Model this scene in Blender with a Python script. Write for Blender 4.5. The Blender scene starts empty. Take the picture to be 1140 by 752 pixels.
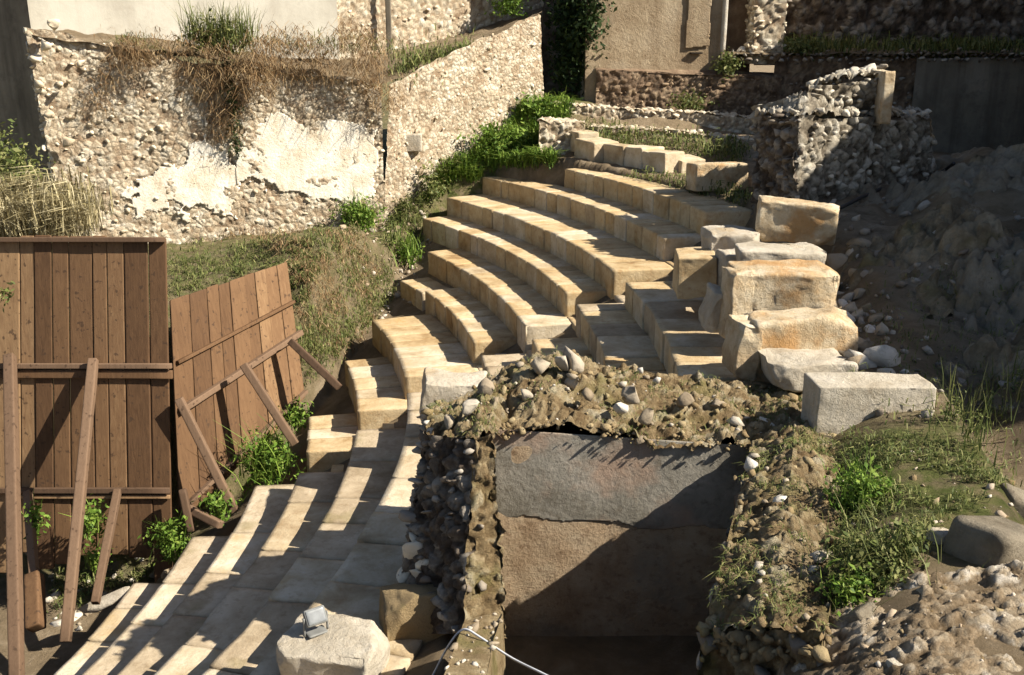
import bpy, math, random
import numpy as np
R = math.radians
rng = np.random.default_rng(11)
random.seed(5)
sc = bpy.context.scene
COL = sc.collection

# ------------------------------------------------------------------ camera model
FPX, PITCH, CAMH = 1108.0, R(16.65), 7.512
_c, _s = math.cos(PITCH), math.sin(PITCH)

def _ray(px, py):
    u = (px - 570) / FPX; v = (py - 376) / FPX
    return u, _c - v * _s, -_s - v * _c

def Wy(px, py, y):
    a, b, d = _ray(px, py); t = y / b
    return np.array([a * t, y, CAMH + d * t])

def Wz(px, py, z):
    a, b, d = _ray(px, py); t = (z - CAMH) / d
    return np.array([a * t, b * t, z])

cam = bpy.data.cameras.new('camera'); cam.sensor_width = 36; cam.lens = 36 * FPX / 1140
cam.clip_end = 2000; cam.clip_start = 0.05
co = bpy.data.objects.new('camera', cam); COL.objects.link(co)
co.location = (0, 0, CAMH); co.rotation_euler = (R(90) - PITCH, 0, 0)
sc.camera = co

# ------------------------------------------------------------------ light
SUN = np.array([1.13, -0.35, 1.0]); SUN /= np.linalg.norm(SUN)
el = math.asin(SUN[2]); az = math.atan2(SUN[0], SUN[1])
w = bpy.data.worlds.new('World'); sc.world = w; w.use_nodes = True
nt = w.node_tree; nt.nodes.clear()
sky = nt.nodes.new('ShaderNodeTexSky'); sky.sky_type = 'NISHITA'; sky.sun_disc = False
sky.sun_elevation = el; sky.sun_rotation = az; sky.altitude = 50; sky.dust_density = 1.0; sky.air_density = .85
bg = nt.nodes.new('ShaderNodeBackground'); bg.inputs['Strength'].default_value = 0.056
out = nt.nodes.new('ShaderNodeOutputWorld')
nt.links.new(sky.outputs[0], bg.inputs[0]); nt.links.new(bg.outputs[0], out.inputs[0])
sl = bpy.data.lights.new('sun', 'SUN'); sl.energy = 5.0; sl.angle = R(0.5); sl.color = (1.0, 0.93, 0.82)
so = bpy.data.objects.new('sun', sl); COL.objects.link(so); so.location = (20, -6, 30)
from mathutils import Vector
so.rotation_euler = Vector(tuple(SUN)).to_track_quat('Z', 'Y').to_euler()
sc.view_settings.view_transform = 'Standard'; sc.view_settings.look = 'None'
sc.view_settings.exposure = 1.18; sc.view_settings.gamma = 1.0

# ------------------------------------------------------------------ noise
def _hash(ix, iy, iz, seed):
    h = (ix.astype(np.int64) * 374761393 + iy.astype(np.int64) * 668265263 + iz.astype(np.int64) * 2147483647 + seed * 1274126177) & 0xffffffff
    h = ((h ^ (h >> 13)) * 1274126177) & 0xffffffff
    h = ((h ^ (h >> 16)) * 2246822519) & 0xffffffff
    return ((h ^ (h >> 15)) & 0xffffff) / float(0xffffff)

def vnoise(p, seed=0):
    p = np.asarray(p, float); i = np.floor(p).astype(np.int64); f = p - i; f = f * f * (3 - 2 * f)
    r = 0
    for dx in (0, 1):
        wx = f[:, 0] if dx else 1 - f[:, 0]
        for dy in (0, 1):
            wy = f[:, 1] if dy else 1 - f[:, 1]
            for dz in (0, 1):
                wz = f[:, 2] if dz else 1 - f[:, 2]
                r = r + wx * wy * wz * _hash(i[:, 0] + dx, i[:, 1] + dy, i[:, 2] + dz, seed)
    return r * 2 - 1

def fbm(p, scale=1.0, octs=4, seed=0, gain=0.5):
    p = np.asarray(p, float) * scale; a = 1.0; s = 0; n = 0
    for o in range(octs):
        s = s + a * vnoise(p + o * 17.3, seed + o); n += a; a *= gain; p = p * 2.03
    return s / n

def worley(p, scale, seed=0):
    p = np.asarray(p, float) * scale; i0 = np.floor(p).astype(np.int64)
    b1 = np.full(len(p), 9.0); b2 = np.full(len(p), 9.0); cid = np.zeros(len(p)); dl = np.zeros((len(p), 3)); key = np.zeros((len(p), 3), np.int64)
    for dx in (-1, 0, 1):
        for dy in (-1, 0, 1):
            for dz in (-1, 0, 1):
                c = i0 + [dx, dy, dz]
                f = np.stack([_hash(c[:, 0], c[:, 1], c[:, 2], seed + 31 + k) for k in range(3)], 1)
                v = p - (c + f); d = np.sqrt((v ** 2).sum(1)); m = d < b1
                b2 = np.where(m, b1, np.minimum(b2, d)); b1 = np.where(m, d, b1); dl[m] = v[m]; key[m] = c[m]
    cid = _hash(key[:, 0], key[:, 1], key[:, 2], seed + 77)
    tilt = np.stack([_hash(key[:, 0], key[:, 1], key[:, 2], seed + 90 + k) for k in range(3)], 1) - .5
    return b1, b2, cid, (tilt * dl).sum(1)

def chunks(p, size, seed=0, tilt=.6):
    """angular broken-stone relief: height, colour of the stone, joint mask"""
    p = np.asarray(p, float); p = p + size * .25 * np.stack([fbm(p, 1.2 / size, 2, seed + k) for k in range(3)], 1)
    b1, b2, cid, tl = worley(p, 1 / size, seed)
    e = np.clip((b2 - b1) * 3.2, 0, 1)
    hole = cid < .1
    return np.where(hole, -.5 * e, (.35 + .65 * cid) * e + tilt * tl * e), cid, e

# ------------------------------------------------------------------ mesh helpers
def mk(name, verts, faces, mat, parent=None, smooth=False, attr=None):
    verts = np.asarray(verts, np.float32); me = bpy.data.meshes.new(name)
    if isinstance(faces, np.ndarray):
        nf, k = faces.shape
        me.vertices.add(len(verts)); me.vertices.foreach_set('co', verts.ravel())
        me.loops.add(nf * k); me.loops.foreach_set('vertex_index', faces.astype(np.int32).ravel())
        me.polygons.add(nf); me.polygons.foreach_set('loop_start', np.arange(0, nf * k, k, dtype=np.int32))
        me.update(calc_edges=True); me.validate()
    else:
        me.from_pydata([tuple(map(float, v)) for v in verts], [], [tuple(map(int, f)) for f in faces]); me.validate()
    if smooth:
        me.polygons.foreach_set('use_smooth', np.ones(len(me.polygons), bool))
    if attr:
        for k2, val in attr.items():
            a = me.attributes.new(k2, 'FLOAT', 'POINT'); a.data.foreach_set('value', np.asarray(val, np.float32))
    me.materials.append(mat); me.update()
    o = bpy.data.objects.new(name, me); COL.objects.link(o)
    if parent is not None: o.parent = parent; o.matrix_parent_inverse = parent_inv(parent)
    return o

def parent_inv(p):
    from mathutils import Matrix
    return Matrix.Translation(-Vector(p.location))

def thing(name, label, cat, loc=(0, 0, 0), group=None):
    o = bpy.data.objects.new(name, None); COL.objects.link(o)
    o.location = tuple(map(float, loc)); o.empty_display_size = 0.2
    o['label'] = label; o['category'] = cat
    if group: o['group'] = group
    return o

def tag(o, label, cat, group=None):
    o['label'] = label; o['category'] = cat
    if group: o['group'] = group
    return o

def structure(o, kind='structure', label=None, cat=None):
    o['kind'] = kind
    if label: o['label'] = label
    if cat: o['category'] = cat
    return o

class Acc:
    """collects triangle / quad arrays (as quads, triangles repeat nothing: kept apart)"""
    def __init__(s): s.v = []; s.f = []; s.n = 0; s.c = []; s.e = []
    def add(s, v, f, c=None, e=None):
        s.c.append(np.full(len(v), .5) if c is None else c); s.e.append(np.ones(len(v)) if e is None else e)
        v = np.asarray(v, float); f = np.asarray(f, int); s.v.append(v); s.f.append(f + s.n); s.n += len(v)
    def build(s, name, mat, parent=None, smooth=False):
        V = np.concatenate(s.v)
        ks = set(f.shape[1] for f in s.f)
        if len(ks) == 1: F = np.concatenate(s.f)
        else: F = [tuple(r) for f in s.f for r in f]
        return mk(name, V, F, mat, parent, smooth, attr={'cell': np.concatenate(s.c), 'edge': np.concatenate(s.e)})

def grid_faces(nu, nv):
    i = np.arange(nu * nv).reshape(nv, nu)
    return np.stack([i[:-1, :-1], i[:-1, 1:], i[1:, 1:], i[1:, :-1]], -1).reshape(-1, 4)

def bilin(q, u, v):
    BL, BR, TR, TL = [np.asarray(a, float) for a in q]
    u = u[:, None]; v = v[:, None]
    return (BL * (1 - u) + BR * u) * (1 - v) + (TL * (1 - u) + TR * u) * v

def qnormal(q):
    BL, BR, TR, TL = [np.asarray(a, float) for a in q]
    n = np.cross((BR + TR - BL - TL), (TL + TR - BL - BR)); return n / np.linalg.norm(n)

def patch(acc, q, step=0.1, amp=0.04, scale=2.5, seed=0, ragtop=0.0, cell=0, camp=.04):
    L = np.linalg.norm(np.subtract(q[1], q[0])) ; Hh = max(np.linalg.norm(np.subtract(q[3], q[0])), np.linalg.norm(np.subtract(q[2], q[1])))
    nu = max(3, int(L / step)); nv = max(3, int(Hh / step))
    u, v = np.meshgrid(np.linspace(0, 1, nu), np.linspace(0, 1, nv)); u = u.ravel(); v = v.ravel()
    p = bilin(q, u, v); n = qnormal(q)
    if ragtop:
        p[:, 2] += ragtop * fbm(p * [1, 1, 0.01], 1.3, 4, seed + 9) * v ** 2
    p = p + n * (amp * fbm(p, scale, 4, seed))[:, None]
    if cell:
        h1, c1, e1 = chunks(p, cell, seed); h2, c2, e2 = chunks(p, cell * .45, seed + 3)
        p = p + n * (camp * (h1 * .75 + h2 * .3 - .4))[:, None]
        acc.add(p, grid_faces(nu, nv), c1 * .7 + c2 * .3, e1)
    else: acc.add(p, grid_faces(nu, nv))
    return p

# pool of lumpy stones
def _ico(sub):
    import bmesh
    bm = bmesh.new(); bmesh.ops.create_icosphere(bm, subdivisions=sub, radius=1)
    bm.verts.ensure_lookup_table()
    v = np.array([x.co[:] for x in bm.verts]); f = np.array([[q.index for q in x.verts] for x in bm.faces]); bm.free(); return v, f
_IV, _IF = _ico(2)
POOL = []
for k in range(40):
    p = np.sign(_IV) * np.abs(_IV) ** random.uniform(0.5, 0.8)
    p = p / np.max(np.abs(p), axis=0) * 1.15
    # random cutting planes make facets
    for j in range(13):
        d = rng.normal(size=3); d /= np.linalg.norm(d); o = rng.uniform(0.42, 0.8)
        t = p @ d - o; p = p - np.clip(t, 0, None)[:, None] * d
    p = p * (1 + 0.07 * fbm(p + k * 9.1, 2.2, 2, k))[:, None]
    p = p / np.abs(p).max() * 1.05
    POOL.append(p)
POOL = np.array(POOL)
_JV, _JF = _ico(1)
CHIPS = []
for k in range(40):   # small angular chips
    p = _JV * rng.uniform(.55, 1.25, (len(_JV), 1)) + rng.normal(size=_JV.shape) * .12
    CHIPS.append(p / np.abs(p).max() * 1.05)
CHIPS = np.array(CHIPS)

class Lumps:
    def __init__(s): s.c = []; s.A = []
    def add(s, c, A): s.c.append(np.asarray(c, float)); s.A.append(np.asarray(A, float))
    def build_arrays(s):
        C_ = np.array(s.c); A_ = np.array(s.A); big = np.sqrt((A_ ** 2).sum(2)).max(1) > .085; VV = []; FF = []; n0 = 0
        for m, pool, tri in ((big, POOL, _IF), (~big, CHIPS, _JF)):
            c = C_[m]; A = A_[m]
            if not len(c): continue
            nv = pool.shape[1]; k = rng.integers(0, len(pool), len(c))
            V = np.einsum('nvi,nij->nvj', pool[k], A) + c[:, None, :]
            VV.append(V.reshape(-1, 3)); FF.append((tri[None] + (np.arange(len(c)) * nv)[:, None, None]).reshape(-1, 3) + n0); n0 += len(c) * nv
        return np.concatenate(VV), np.concatenate(FF)
    def build(s, name, mat, parent=None, smooth=False):
        V, F = s.build_arrays(); return mk(name, V, F, mat, parent, smooth)

def rotm(a, axis):
    axis = np.asarray(axis, float) / np.linalg.norm(axis); x, y, z = axis; c_, s_ = math.cos(a), math.sin(a); C = 1 - c_
    return np.array([[c_ + x * x * C, x * y * C - z * s_, x * z * C + y * s_], [y * x * C + z * s_, c_ + y * y * C, y * z * C - x * s_], [z * x * C - y * s_, z * y * C + x * s_, c_ + z * z * C]])

def masonry(lm, q, h=0.16, gap=0.012, depth=0.07, mask=None, drop=0.06, proud=0.02, aspect=(0.8, 2.0)):
    """rough courses of stones laid on a quad face"""
    n = qnormal(q); ex = np.subtract(q[1], q[0]); L = np.linalg.norm(ex); ex = ex / L
    ez = np.cross(n, ex)
    Hh = max(np.linalg.norm(np.subtract(q[3], q[0])), np.linalg.norm(np.subtract(q[2], q[1])))
    v = 0.0
    while v < Hh:
        hh = h * random.uniform(0.65, 1.35); u = random.uniform(-h, 0)
        while u < L:
            ww = hh * random.uniform(*aspect)
            uu, vv = (u + ww / 2) / L, (v + hh / 2 + random.uniform(-.25, .25) * hh) / Hh
            u += ww
            if uu < 0 or uu > 1 or vv > 1 or vv < 0 or random.random() < drop: continue
            p = bilin(q, np.array([uu]), np.array([vv]))[0]
            if mask is not None and not mask(p, uu, vv): continue
            sc_ = random.uniform(.75, 1.1)
            A = np.array([ex * (ww / 2 - gap) * sc_, n * depth * random.uniform(.6, 1.3), ez * (hh / 2 - gap) * sc_])
            A = A @ rotm(random.gauss(0, .14), n).T @ rotm(random.gauss(0, .12), ez).T
            lm.add(p + n * random.uniform(-.6, 1) * proud, A)
        v += hh

def rnd_rot():
    return rotm(random.uniform(0, 6.283), rng.normal(size=3) + 1e-6)

def scatter(lm, pts, smin=0.03, smax=0.15, power=2.5, sink=0.3, flat=0.75):
    for p in pts:
        s = smin + (smax - smin) * random.random() ** power
        S = np.diag([s * random.uniform(.8, 1.3), s * random.uniform(.7, 1.1), s * flat * random.uniform(.7, 1.1)])
        a = rotm(random.uniform(0, 6.28), (0, 0, 1)) @ rotm(random.gauss(0, .5), (1, 0, 0)) @ rotm(random.gauss(0, .5), (0, 1, 0))
        lm.add(np.asarray(p) + [0, 0, s * (0.5 - sink)], S @ a.T)

def rbox_grid(n):
    """unit cube surface, n cells per side, dense near the edges; shared verts"""
    t = np.linspace(-1, 1, n + 1); t = np.sign(t) * np.abs(t) ** 0.55
    idx = {}; V = []; F = []
    def vid(a):
        if a not in idx: idx[a] = len(V); V.append([t[a[0]], t[a[1]], t[a[2]]])
        return idx[a]
    for ax in range(3):
        b, c = (ax + 1) % 3, (ax + 2) % 3
        for side in (0, n):
            for i in range(n):
                for j in range(n):
                    q = []
                    for (di, dj) in ((0, 0), (1, 0), (1, 1), (0, 1)):
                        a = [0, 0, 0]; a[ax] = side; a[b] = i + di; a[c] = j + dj; q.append(vid(tuple(a)))
                    F.append(q if side else q[::-1])
    return np.array(V), np.array(F)
_RB = {n: rbox_grid(n) for n in (4, 6, 8, 14, 22)}

def rbox(half, r=0.03, n=8, amp=0.01, scale=4.0, seed=0, chips=0.0):
    V, F = _RB[n]; half = np.asarray(half, float); P = V * half; lim = half - r
    q = np.clip(P, -lim, lim); d = P - q; l = np.linalg.norm(d, axis=1); m = l > 1e-9
    N = np.zeros_like(P); N[m] = d[m] / l[m][:, None]
    # faces interior: normal from largest coordinate
    k = np.argmax(np.abs(V), axis=1); N2 = np.zeros_like(P); N2[np.arange(len(P)), k] = np.sign(V[np.arange(len(P)), k])
    N[~m] = N2[~m]
    P = q + N * np.where(m, r, 0)[:, None]
    off = rng.uniform(-50, 50, 3)
    P = P + N * (amp * fbm(P + off, scale, 4, seed))[:, None]
    if chips:
        c = fbm(P + off, 2.2, 3, seed + 5); P = P - N * (chips * np.clip(c - 0.12, 0, 1))[:, None]
    return P, F

# ------------------------------------------------------------------ materials
def nodes(name):
    m = bpy.data.materials.new(name); m.use_nodes = True; t = m.node_tree; t.nodes.clear()
    o = t.nodes.new('ShaderNodeOutputMaterial'); b = t.nodes.new('ShaderNodeBsdfPrincipled')
    t.links.new(b.outputs[0], o.inputs[0]); return m, t, b

def ramp(t, fac, stops):
    r = t.nodes.new('ShaderNodeValToRGB'); e = r.color_ramp.elements
    while len(e) < len(stops): e.new(0.5)
    for x, (p, c) in zip(e, stops): x.position = p; x.color = (*c, 1)
    t.links.new(fac, r.inputs[0]); return r.outputs[0]

def noise(t, vec, scale, detail=5, rough=0.6, dist=0.0):
    n = t.nodes.new('ShaderNodeTexNoise'); n.inputs['Scale'].default_value = scale; n.inputs['Detail'].default_value = detail
    n.inputs['Roughness'].default_value = rough; n.inputs['Distortion'].default_value = dist
    t.links.new(vec, n.inputs['Vector']); return n.outputs[0]

def mixc(t, fac, a, b, mode='MIX'):
    n = t.nodes.new('ShaderNodeMix'); n.data_type = 'RGBA'; n.blend_type = mode
    for s, v in ((0, fac), (6, a), (7, b)):
        if hasattr(v, 'is_linked') or hasattr(v, 'links'): t.links.new(v, n.inputs[s])
        elif s == 0: n.inputs[s].default_value = v
        else: n.inputs[s].default_value = (*v, 1)
    return n.outputs[2]

def maprange(t, v, a, b, c=0.0, d=1.0):
    n = t.nodes.new('ShaderNodeMapRange'); n.inputs[1].default_value = a; n.inputs[2].default_value = b; n.inputs[3].default_value = c; n.inputs[4].default_value = d
    t.links.new(v, n.inputs[0]); return n.outputs[0]

def bump(t, b, h, strength=0.5, dist=0.02):
    n = t.nodes.new('ShaderNodeBump'); n.inputs['Strength'].default_value = strength; n.inputs['Distance'].default_value = dist
    t.links.new(h, n.inputs['Height']); t.links.new(n.outputs[0], b.inputs['Normal'])

def stone(name, stops, spot=(0.1, 0.08, 0.06), spotamt=0.5, island=0.5, scale=3.0, bscale=25, bstr=0.6, bdist=0.02, lichen=None, orand=0.0, cells=None, streak=0.0):
    m, t, b = nodes(name)
    g = t.nodes.new('ShaderNodeNewGeometry'); pos = g.outputs['Position']
    n1 = noise(t, pos, scale, 6, 0.65, 0.3)
    if island:
        mth = t.nodes.new('ShaderNodeMath'); mth.operation = 'MULTIPLY_ADD'
        t.links.new(g.outputs['Random Per Island'], mth.inputs[0]); mth.inputs[1].default_value = island
        m2 = t.nodes.new('ShaderNodeMath'); m2.operation = 'MULTIPLY'; t.links.new(n1, m2.inputs[0]); m2.inputs[1].default_value = 1 - island
        t.links.new(m2.outputs[0], mth.inputs[2]); fac = mth.outputs[0]
    else: fac = maprange(t, n1, 0.25, 0.75)
    if orand:
        oi = t.nodes.new('ShaderNodeObjectInfo'); ma = t.nodes.new('ShaderNodeMath'); ma.operation = 'MULTIPLY_ADD'
        t.links.new(maprange(t, oi.outputs['Random'], 0, 1, -orand, orand), ma.inputs[0]); ma.inputs[1].default_value = 1.0; t.links.new(fac, ma.inputs[2]); fac = ma.outputs[0]
    hcell = None
    if cells:   # rubble showing through the mortar: small stones with their own colour and raised faces
        at_ = t.nodes.new('ShaderNodeAttribute'); at_.attribute_name = 'cell'; ae = t.nodes.new('ShaderNodeAttribute'); ae.attribute_name = 'edge'
        ma = t.nodes.new('ShaderNodeMath'); ma.operation = 'MULTIPLY_ADD'; t.links.new(maprange(t, at_.outputs['Fac'], .1, .9, -.42, .42), ma.inputs[0]); ma.inputs[1].default_value = 1.0; t.links.new(fac, ma.inputs[2]); fac = ma.outputs[0]
        hcell = ae.outputs['Fac']
    col = ramp(t, fac, stops)
    n2 = noise(t, pos, scale * 4, 8, 0.7)
    col = mixc(t, maprange(t, n2, 0.52, 0.72, 0, spotamt), col, spot)
    if lichen:
        n4 = noise(t, pos, lichen[2], 5, 0.6)
        col = mixc(t, maprange(t, n4, lichen[1], lichen[1] + 0.12, 0, lichen[3]), col, lichen[0])
    if streak:
        mp = t.nodes.new('ShaderNodeMapping'); mp.inputs['Scale'].default_value = (1.6, 1.6, .12); t.links.new(pos, mp.inputs[0])
        col = mixc(t, maprange(t, noise(t, mp.outputs[0], 1.2, 6, .65), .48, .7, 0, streak), col, spot)
    if hcell is not None:
        col = mixc(t, maprange(t, hcell, 0, .45, .6, 0), col, spot)
    t.links.new(col, b.inputs['Base Color'])
    b.inputs['Roughness'].default_value = 0.9; b.inputs['Specular IOR Level'].default_value = 0.15
    n3 = noise(t, pos, bscale, 8, 0.75)
    if hcell is not None:
        ma = t.nodes.new('ShaderNodeMath'); ma.operation = 'MULTIPLY_ADD'; t.links.new(hcell, ma.inputs[0]); ma.inputs[1].default_value = .3; t.links.new(n3, ma.inputs[2]); n3 = ma.outputs[0]
    bump(t, b, n3, bstr, bdist)
    return m

M = {}
M['lime'] = stone('limestone rubble', [(0.0, (0.3492, 0.2679, 0.1741)), (0.3, (0.4889, 0.3976, 0.2737)), (0.6, (0.6024, 0.5186, 0.3815)), (1, (0.6984, 0.6395, 0.5142))], spot=(.22, .15, .09), spotamt=.45, island=.6)
M['lime_mortar'] = stone('earth mortar with limestone bits', [(0, (0.3168, 0.2265, 0.1421)), (0.4, (0.4928, 0.4008, 0.2759)), (0.7, (0.5984, 0.514, 0.3762)), (1, (0.704, 0.636, 0.5016))], spot=(.2, .13, .08), spotamt=.5, island=0, bscale=40, bstr=1, bdist=.05, cells=10)
M['plaster'] = stone('white lime plaster', [(0, (0.485, 0.3897, 0.2616)), (0.3, (0.6596, 0.5799, 0.442)), (0.6, (0.7566, 0.7034, 0.5864)), (1, (0.8148, 0.77, 0.6585))], spot=(.45, .34, .22), spotamt=.65, island=0, scale=2.6, bscale=14, bstr=1, bdist=.03, streak=.35)
M['tan_plaster'] = stone('tan render', [(0, (0.221, 0.1567, 0.0918)), (0.5, (0.34, 0.2638, 0.1683)), (1, (0.442, 0.3545, 0.2372))], spot=(.15, .095, .05), spotamt=.75, island=0, scale=1.3, bscale=12, bstr=1, bdist=.04, streak=.5, lichen=((.36, .29, .2), .52, .8, .6))
M['brown_rubble'] = stone('brown rubble', [(0, (.1, .065, .04)), (.5, (.24, .165, .1)), (1, (.38, .29, .19))], island=.6)
M['brown_mortar'] = stone('brown earth mortar', [(0, (.1, .065, .04)), (.5, (.2, .135, .085)), (1, (.34, .25, .16))], island=0, bstr=1, bdist=.05, cells=8)
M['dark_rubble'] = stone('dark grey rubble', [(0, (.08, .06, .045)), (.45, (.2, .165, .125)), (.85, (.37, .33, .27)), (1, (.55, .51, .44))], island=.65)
M['dark_shade_mortar'] = stone('dark and shade mortar', [(0, (.05, .036, .025)), (.4, (.14, .105, .075)), (.75, (.26, .22, .17)), (1, (.42, .37, .3))], spot=(.04, .03, .02), island=0, bstr=1, bdist=.06, cells=8)  # dark mortar, also the painted shade tone of two left-facing rubble faces
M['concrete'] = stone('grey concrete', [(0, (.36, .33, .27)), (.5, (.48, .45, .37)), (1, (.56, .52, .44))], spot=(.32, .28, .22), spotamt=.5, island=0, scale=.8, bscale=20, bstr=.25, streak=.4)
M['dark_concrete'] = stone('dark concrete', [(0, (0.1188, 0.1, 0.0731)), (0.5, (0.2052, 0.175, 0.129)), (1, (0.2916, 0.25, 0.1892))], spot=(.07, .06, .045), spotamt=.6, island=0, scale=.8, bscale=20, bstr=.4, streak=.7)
M['seat'] = stone('seat limestone', [(0, (0.2268, 0.1358, 0.0586)), (0.3, (0.3696, 0.2634, 0.1367)), (0.65, (0.4788, 0.3704, 0.2187)), (1, (0.5712, 0.4857, 0.3281))], spot=(.24, .13, .05), spotamt=.65, island=0, scale=2.2, bscale=16, bstr=.8, bdist=.02, lichen=((.4, .24, .08), .55, 1.1, .6), orand=.18)
M['seat_pale'] = stone('pale seat limestone', [(0, (0.2752, 0.1978, 0.1118)), (0.35, (0.4128, 0.3268, 0.2064)), (0.65, (0.516, 0.43, 0.301)), (1, (0.602, 0.5332, 0.4042))], spot=(.27, .17, .08), spotamt=.55, island=0, scale=2.2, bscale=16, bstr=.8, bdist=.02, lichen=((.42, .29, .13), .56, 1.3, .5), orand=.18)
M['seat_grey'] = stone('grey seat limestone', [(0, (0.2363, 0.1766, 0.1062)), (0.5, (0.4064, 0.3245, 0.2174)), (1, (0.5481, 0.4629, 0.3387))], spot=(.17, .115, .055), spotamt=.6, island=0, scale=2.0, bscale=16, bstr=.8, bdist=.02, lichen=((.2, .165, .07), .56, 1.6, .5), orand=.22)
M['rock'] = stone('weathered block', [(0, (.26, .16, .08)), (.4, (.5, .38, .23)), (.7, (.62, .52, .36)), (1, (.7, .63, .49))], spot=(.2, .12, .05), spotamt=.6, island=0, scale=2.4, bscale=14, bstr=1, bdist=.05, lichen=((.46, .25, .09), .52, 1.9, .72))
M['rock_pale'] = stone('pale weathered block', [(0, (0.3036, 0.2484, 0.1748)), (0.5, (0.46, 0.4048, 0.3128)), (1, (0.5704, 0.5152, 0.4232))], spot=(.22, .165, .1), spotamt=.55, island=0, scale=2.4, bscale=14, bstr=1, bdist=.04, lichen=((.4, .27, .13), .58, 1.5, .5))
M['rock_grey'] = stone('grey boulder', [(0, (0.1192, 0.096, 0.0638)), (0.5, (0.2213, 0.188, 0.1346)), (1, (0.3149, 0.272, 0.2019))], spot=(.12, .09, .06), spotamt=.6, island=0, scale=2.4, bscale=14, bstr=1, bdist=.05, lichen=((.27, .2, .1), .56, 1.8, .5))
M['ruin_rubble'] = stone('ruin rubble', [(0, (0.184, 0.138, 0.0874)), (0.4, (0.3036, 0.2484, 0.1748)), (0.75, (0.414, 0.368, 0.2944)), (1, (0.6072, 0.5704, 0.506))], island=.75, spotamt=.4)
M['ruin_earth'] = stone('ruin earth core', [(0, (0.1615, 0.1063, 0.0509)), (0.35, (0.272, 0.1955, 0.1016)), (0.7, (0.391, 0.3018, 0.172)), (1, (0.476, 0.408, 0.2737))], spot=(.13, .085, .04), spotamt=.6, island=0, scale=6, bscale=30, bstr=1, bdist=.08, lichen=((.19, .17, .055), .52, 2.2, .6), cells=14)
M['clod'] = stone('earth clods', [(0, (0.1584, 0.1069, 0.051)), (0.5, (0.2772, 0.202, 0.1056)), (0.85, (0.3643, 0.2891, 0.1639)), (1, (0.4435, 0.3802, 0.2624))], island=.6, scale=8, spotamt=.4, bscale=50, bstr=1, bdist=.02, lichen=((.19, .17, .055), .55, 2.2, .5))
M['grey_plaster'] = stone('grey cement plaster', [(0, (0.108, 0.0945, 0.072)), (0.35, (0.189, 0.171, 0.135)), (0.65, (0.261, 0.2385, 0.1935)), (1, (0.378, 0.333, 0.27))], spot=(.09, .07, .045), spotamt=.8, island=0, scale=2.1, bscale=16, bstr=.8, bdist=.025, lichen=((.33, .22, .15), .49, 1.0, .75))
M['pink_plaster'] = stone('pinkish worn plaster', [(0, (0.2377, 0.1541, 0.0855)), (0.4, (0.4023, 0.29, 0.1796)), (1, (0.5302, 0.426, 0.2908))], spot=(.15, .085, .045), spotamt=.85, island=0, scale=2.6, bscale=26, bstr=1, bdist=.05, lichen=((.27, .24, .18), .52, 1.1, .6))
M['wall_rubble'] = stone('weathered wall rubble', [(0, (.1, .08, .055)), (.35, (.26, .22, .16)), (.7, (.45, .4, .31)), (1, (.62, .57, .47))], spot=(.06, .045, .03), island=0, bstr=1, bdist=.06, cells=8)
M['wall_stone'] = stone('weathered wall stones', [(0, (.2, .165, .12)), (.5, (.4, .35, .27)), (1, (.62, .57, .47))], island=.65)
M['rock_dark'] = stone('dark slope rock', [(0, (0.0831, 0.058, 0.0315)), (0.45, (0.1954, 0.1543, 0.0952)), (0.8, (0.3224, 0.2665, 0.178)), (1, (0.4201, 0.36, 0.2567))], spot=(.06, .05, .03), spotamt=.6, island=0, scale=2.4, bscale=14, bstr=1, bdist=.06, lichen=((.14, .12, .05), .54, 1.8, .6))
M['mound_earth'] = stone('pale rubble earth', [(0, (0.18, 0.1247, 0.0684)), (0.35, (0.336, 0.2495, 0.1539)), (0.7, (0.504, 0.4099, 0.285)), (1, (0.72, 0.6415, 0.5244))], spot=(.1, .07, .04), spotamt=.5, island=0, scale=6, bscale=30, bstr=1, bdist=.06, cells=14)
M['gravel'] = stone('loose pale gravel', [(0, (0.2346, 0.1662, 0.1026)), (0.45, (0.3617, 0.2835, 0.1955)), (0.85, (0.4594, 0.4008, 0.3226)), (1, (0.606, 0.5669, 0.5083))], island=.8, spotamt=.35)

def terrain_mat():
    m, t, b = nodes('excavated earth')
    g = t.nodes.new('ShaderNodeNewGeometry'); pos = g.outputs['Position']
    n1 = noise(t, pos, 1.6, 8, .7, .4)
    col = ramp(t, maprange(t, n1, .25, .75), [(0, (.13, .1, .065)), (.5, (.24, .18, .11)), (1, (.4, .32, .22))])
    a = t.nodes.new('ShaderNodeAttribute'); a.attribute_name = 'grassy'
    n2 = noise(t, pos, 3.0, 8, .7)
    gcol = ramp(t, n2, [(.3, (.05, .07, .015)), (.5, (.12, .13, .04)), (.7, (.25, .2, .1))])
    mul = t.nodes.new('ShaderNodeMath'); mul.operation = 'MULTIPLY'; t.links.new(a.outputs['Fac'], mul.inputs[0])
    t.links.new(maprange(t, noise(t, pos, 5, 5, .6), .3, .55), mul.inputs[1])
    col = mixc(t, mul.outputs[0], col, gcol)
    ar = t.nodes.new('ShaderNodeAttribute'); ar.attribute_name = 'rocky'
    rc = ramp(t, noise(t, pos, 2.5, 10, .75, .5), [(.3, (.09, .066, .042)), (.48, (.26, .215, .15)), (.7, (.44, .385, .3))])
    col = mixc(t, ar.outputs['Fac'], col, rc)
    t.links.new(col, b.inputs['Base Color']); b.inputs['Roughness'].default_value = .95; b.inputs['Specular IOR Level'].default_value = .1
    bump(t, b, noise(t, pos, 14, 10, .85), 1.0, .1)
    return m
M['earth'] = terrain_mat()

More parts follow.
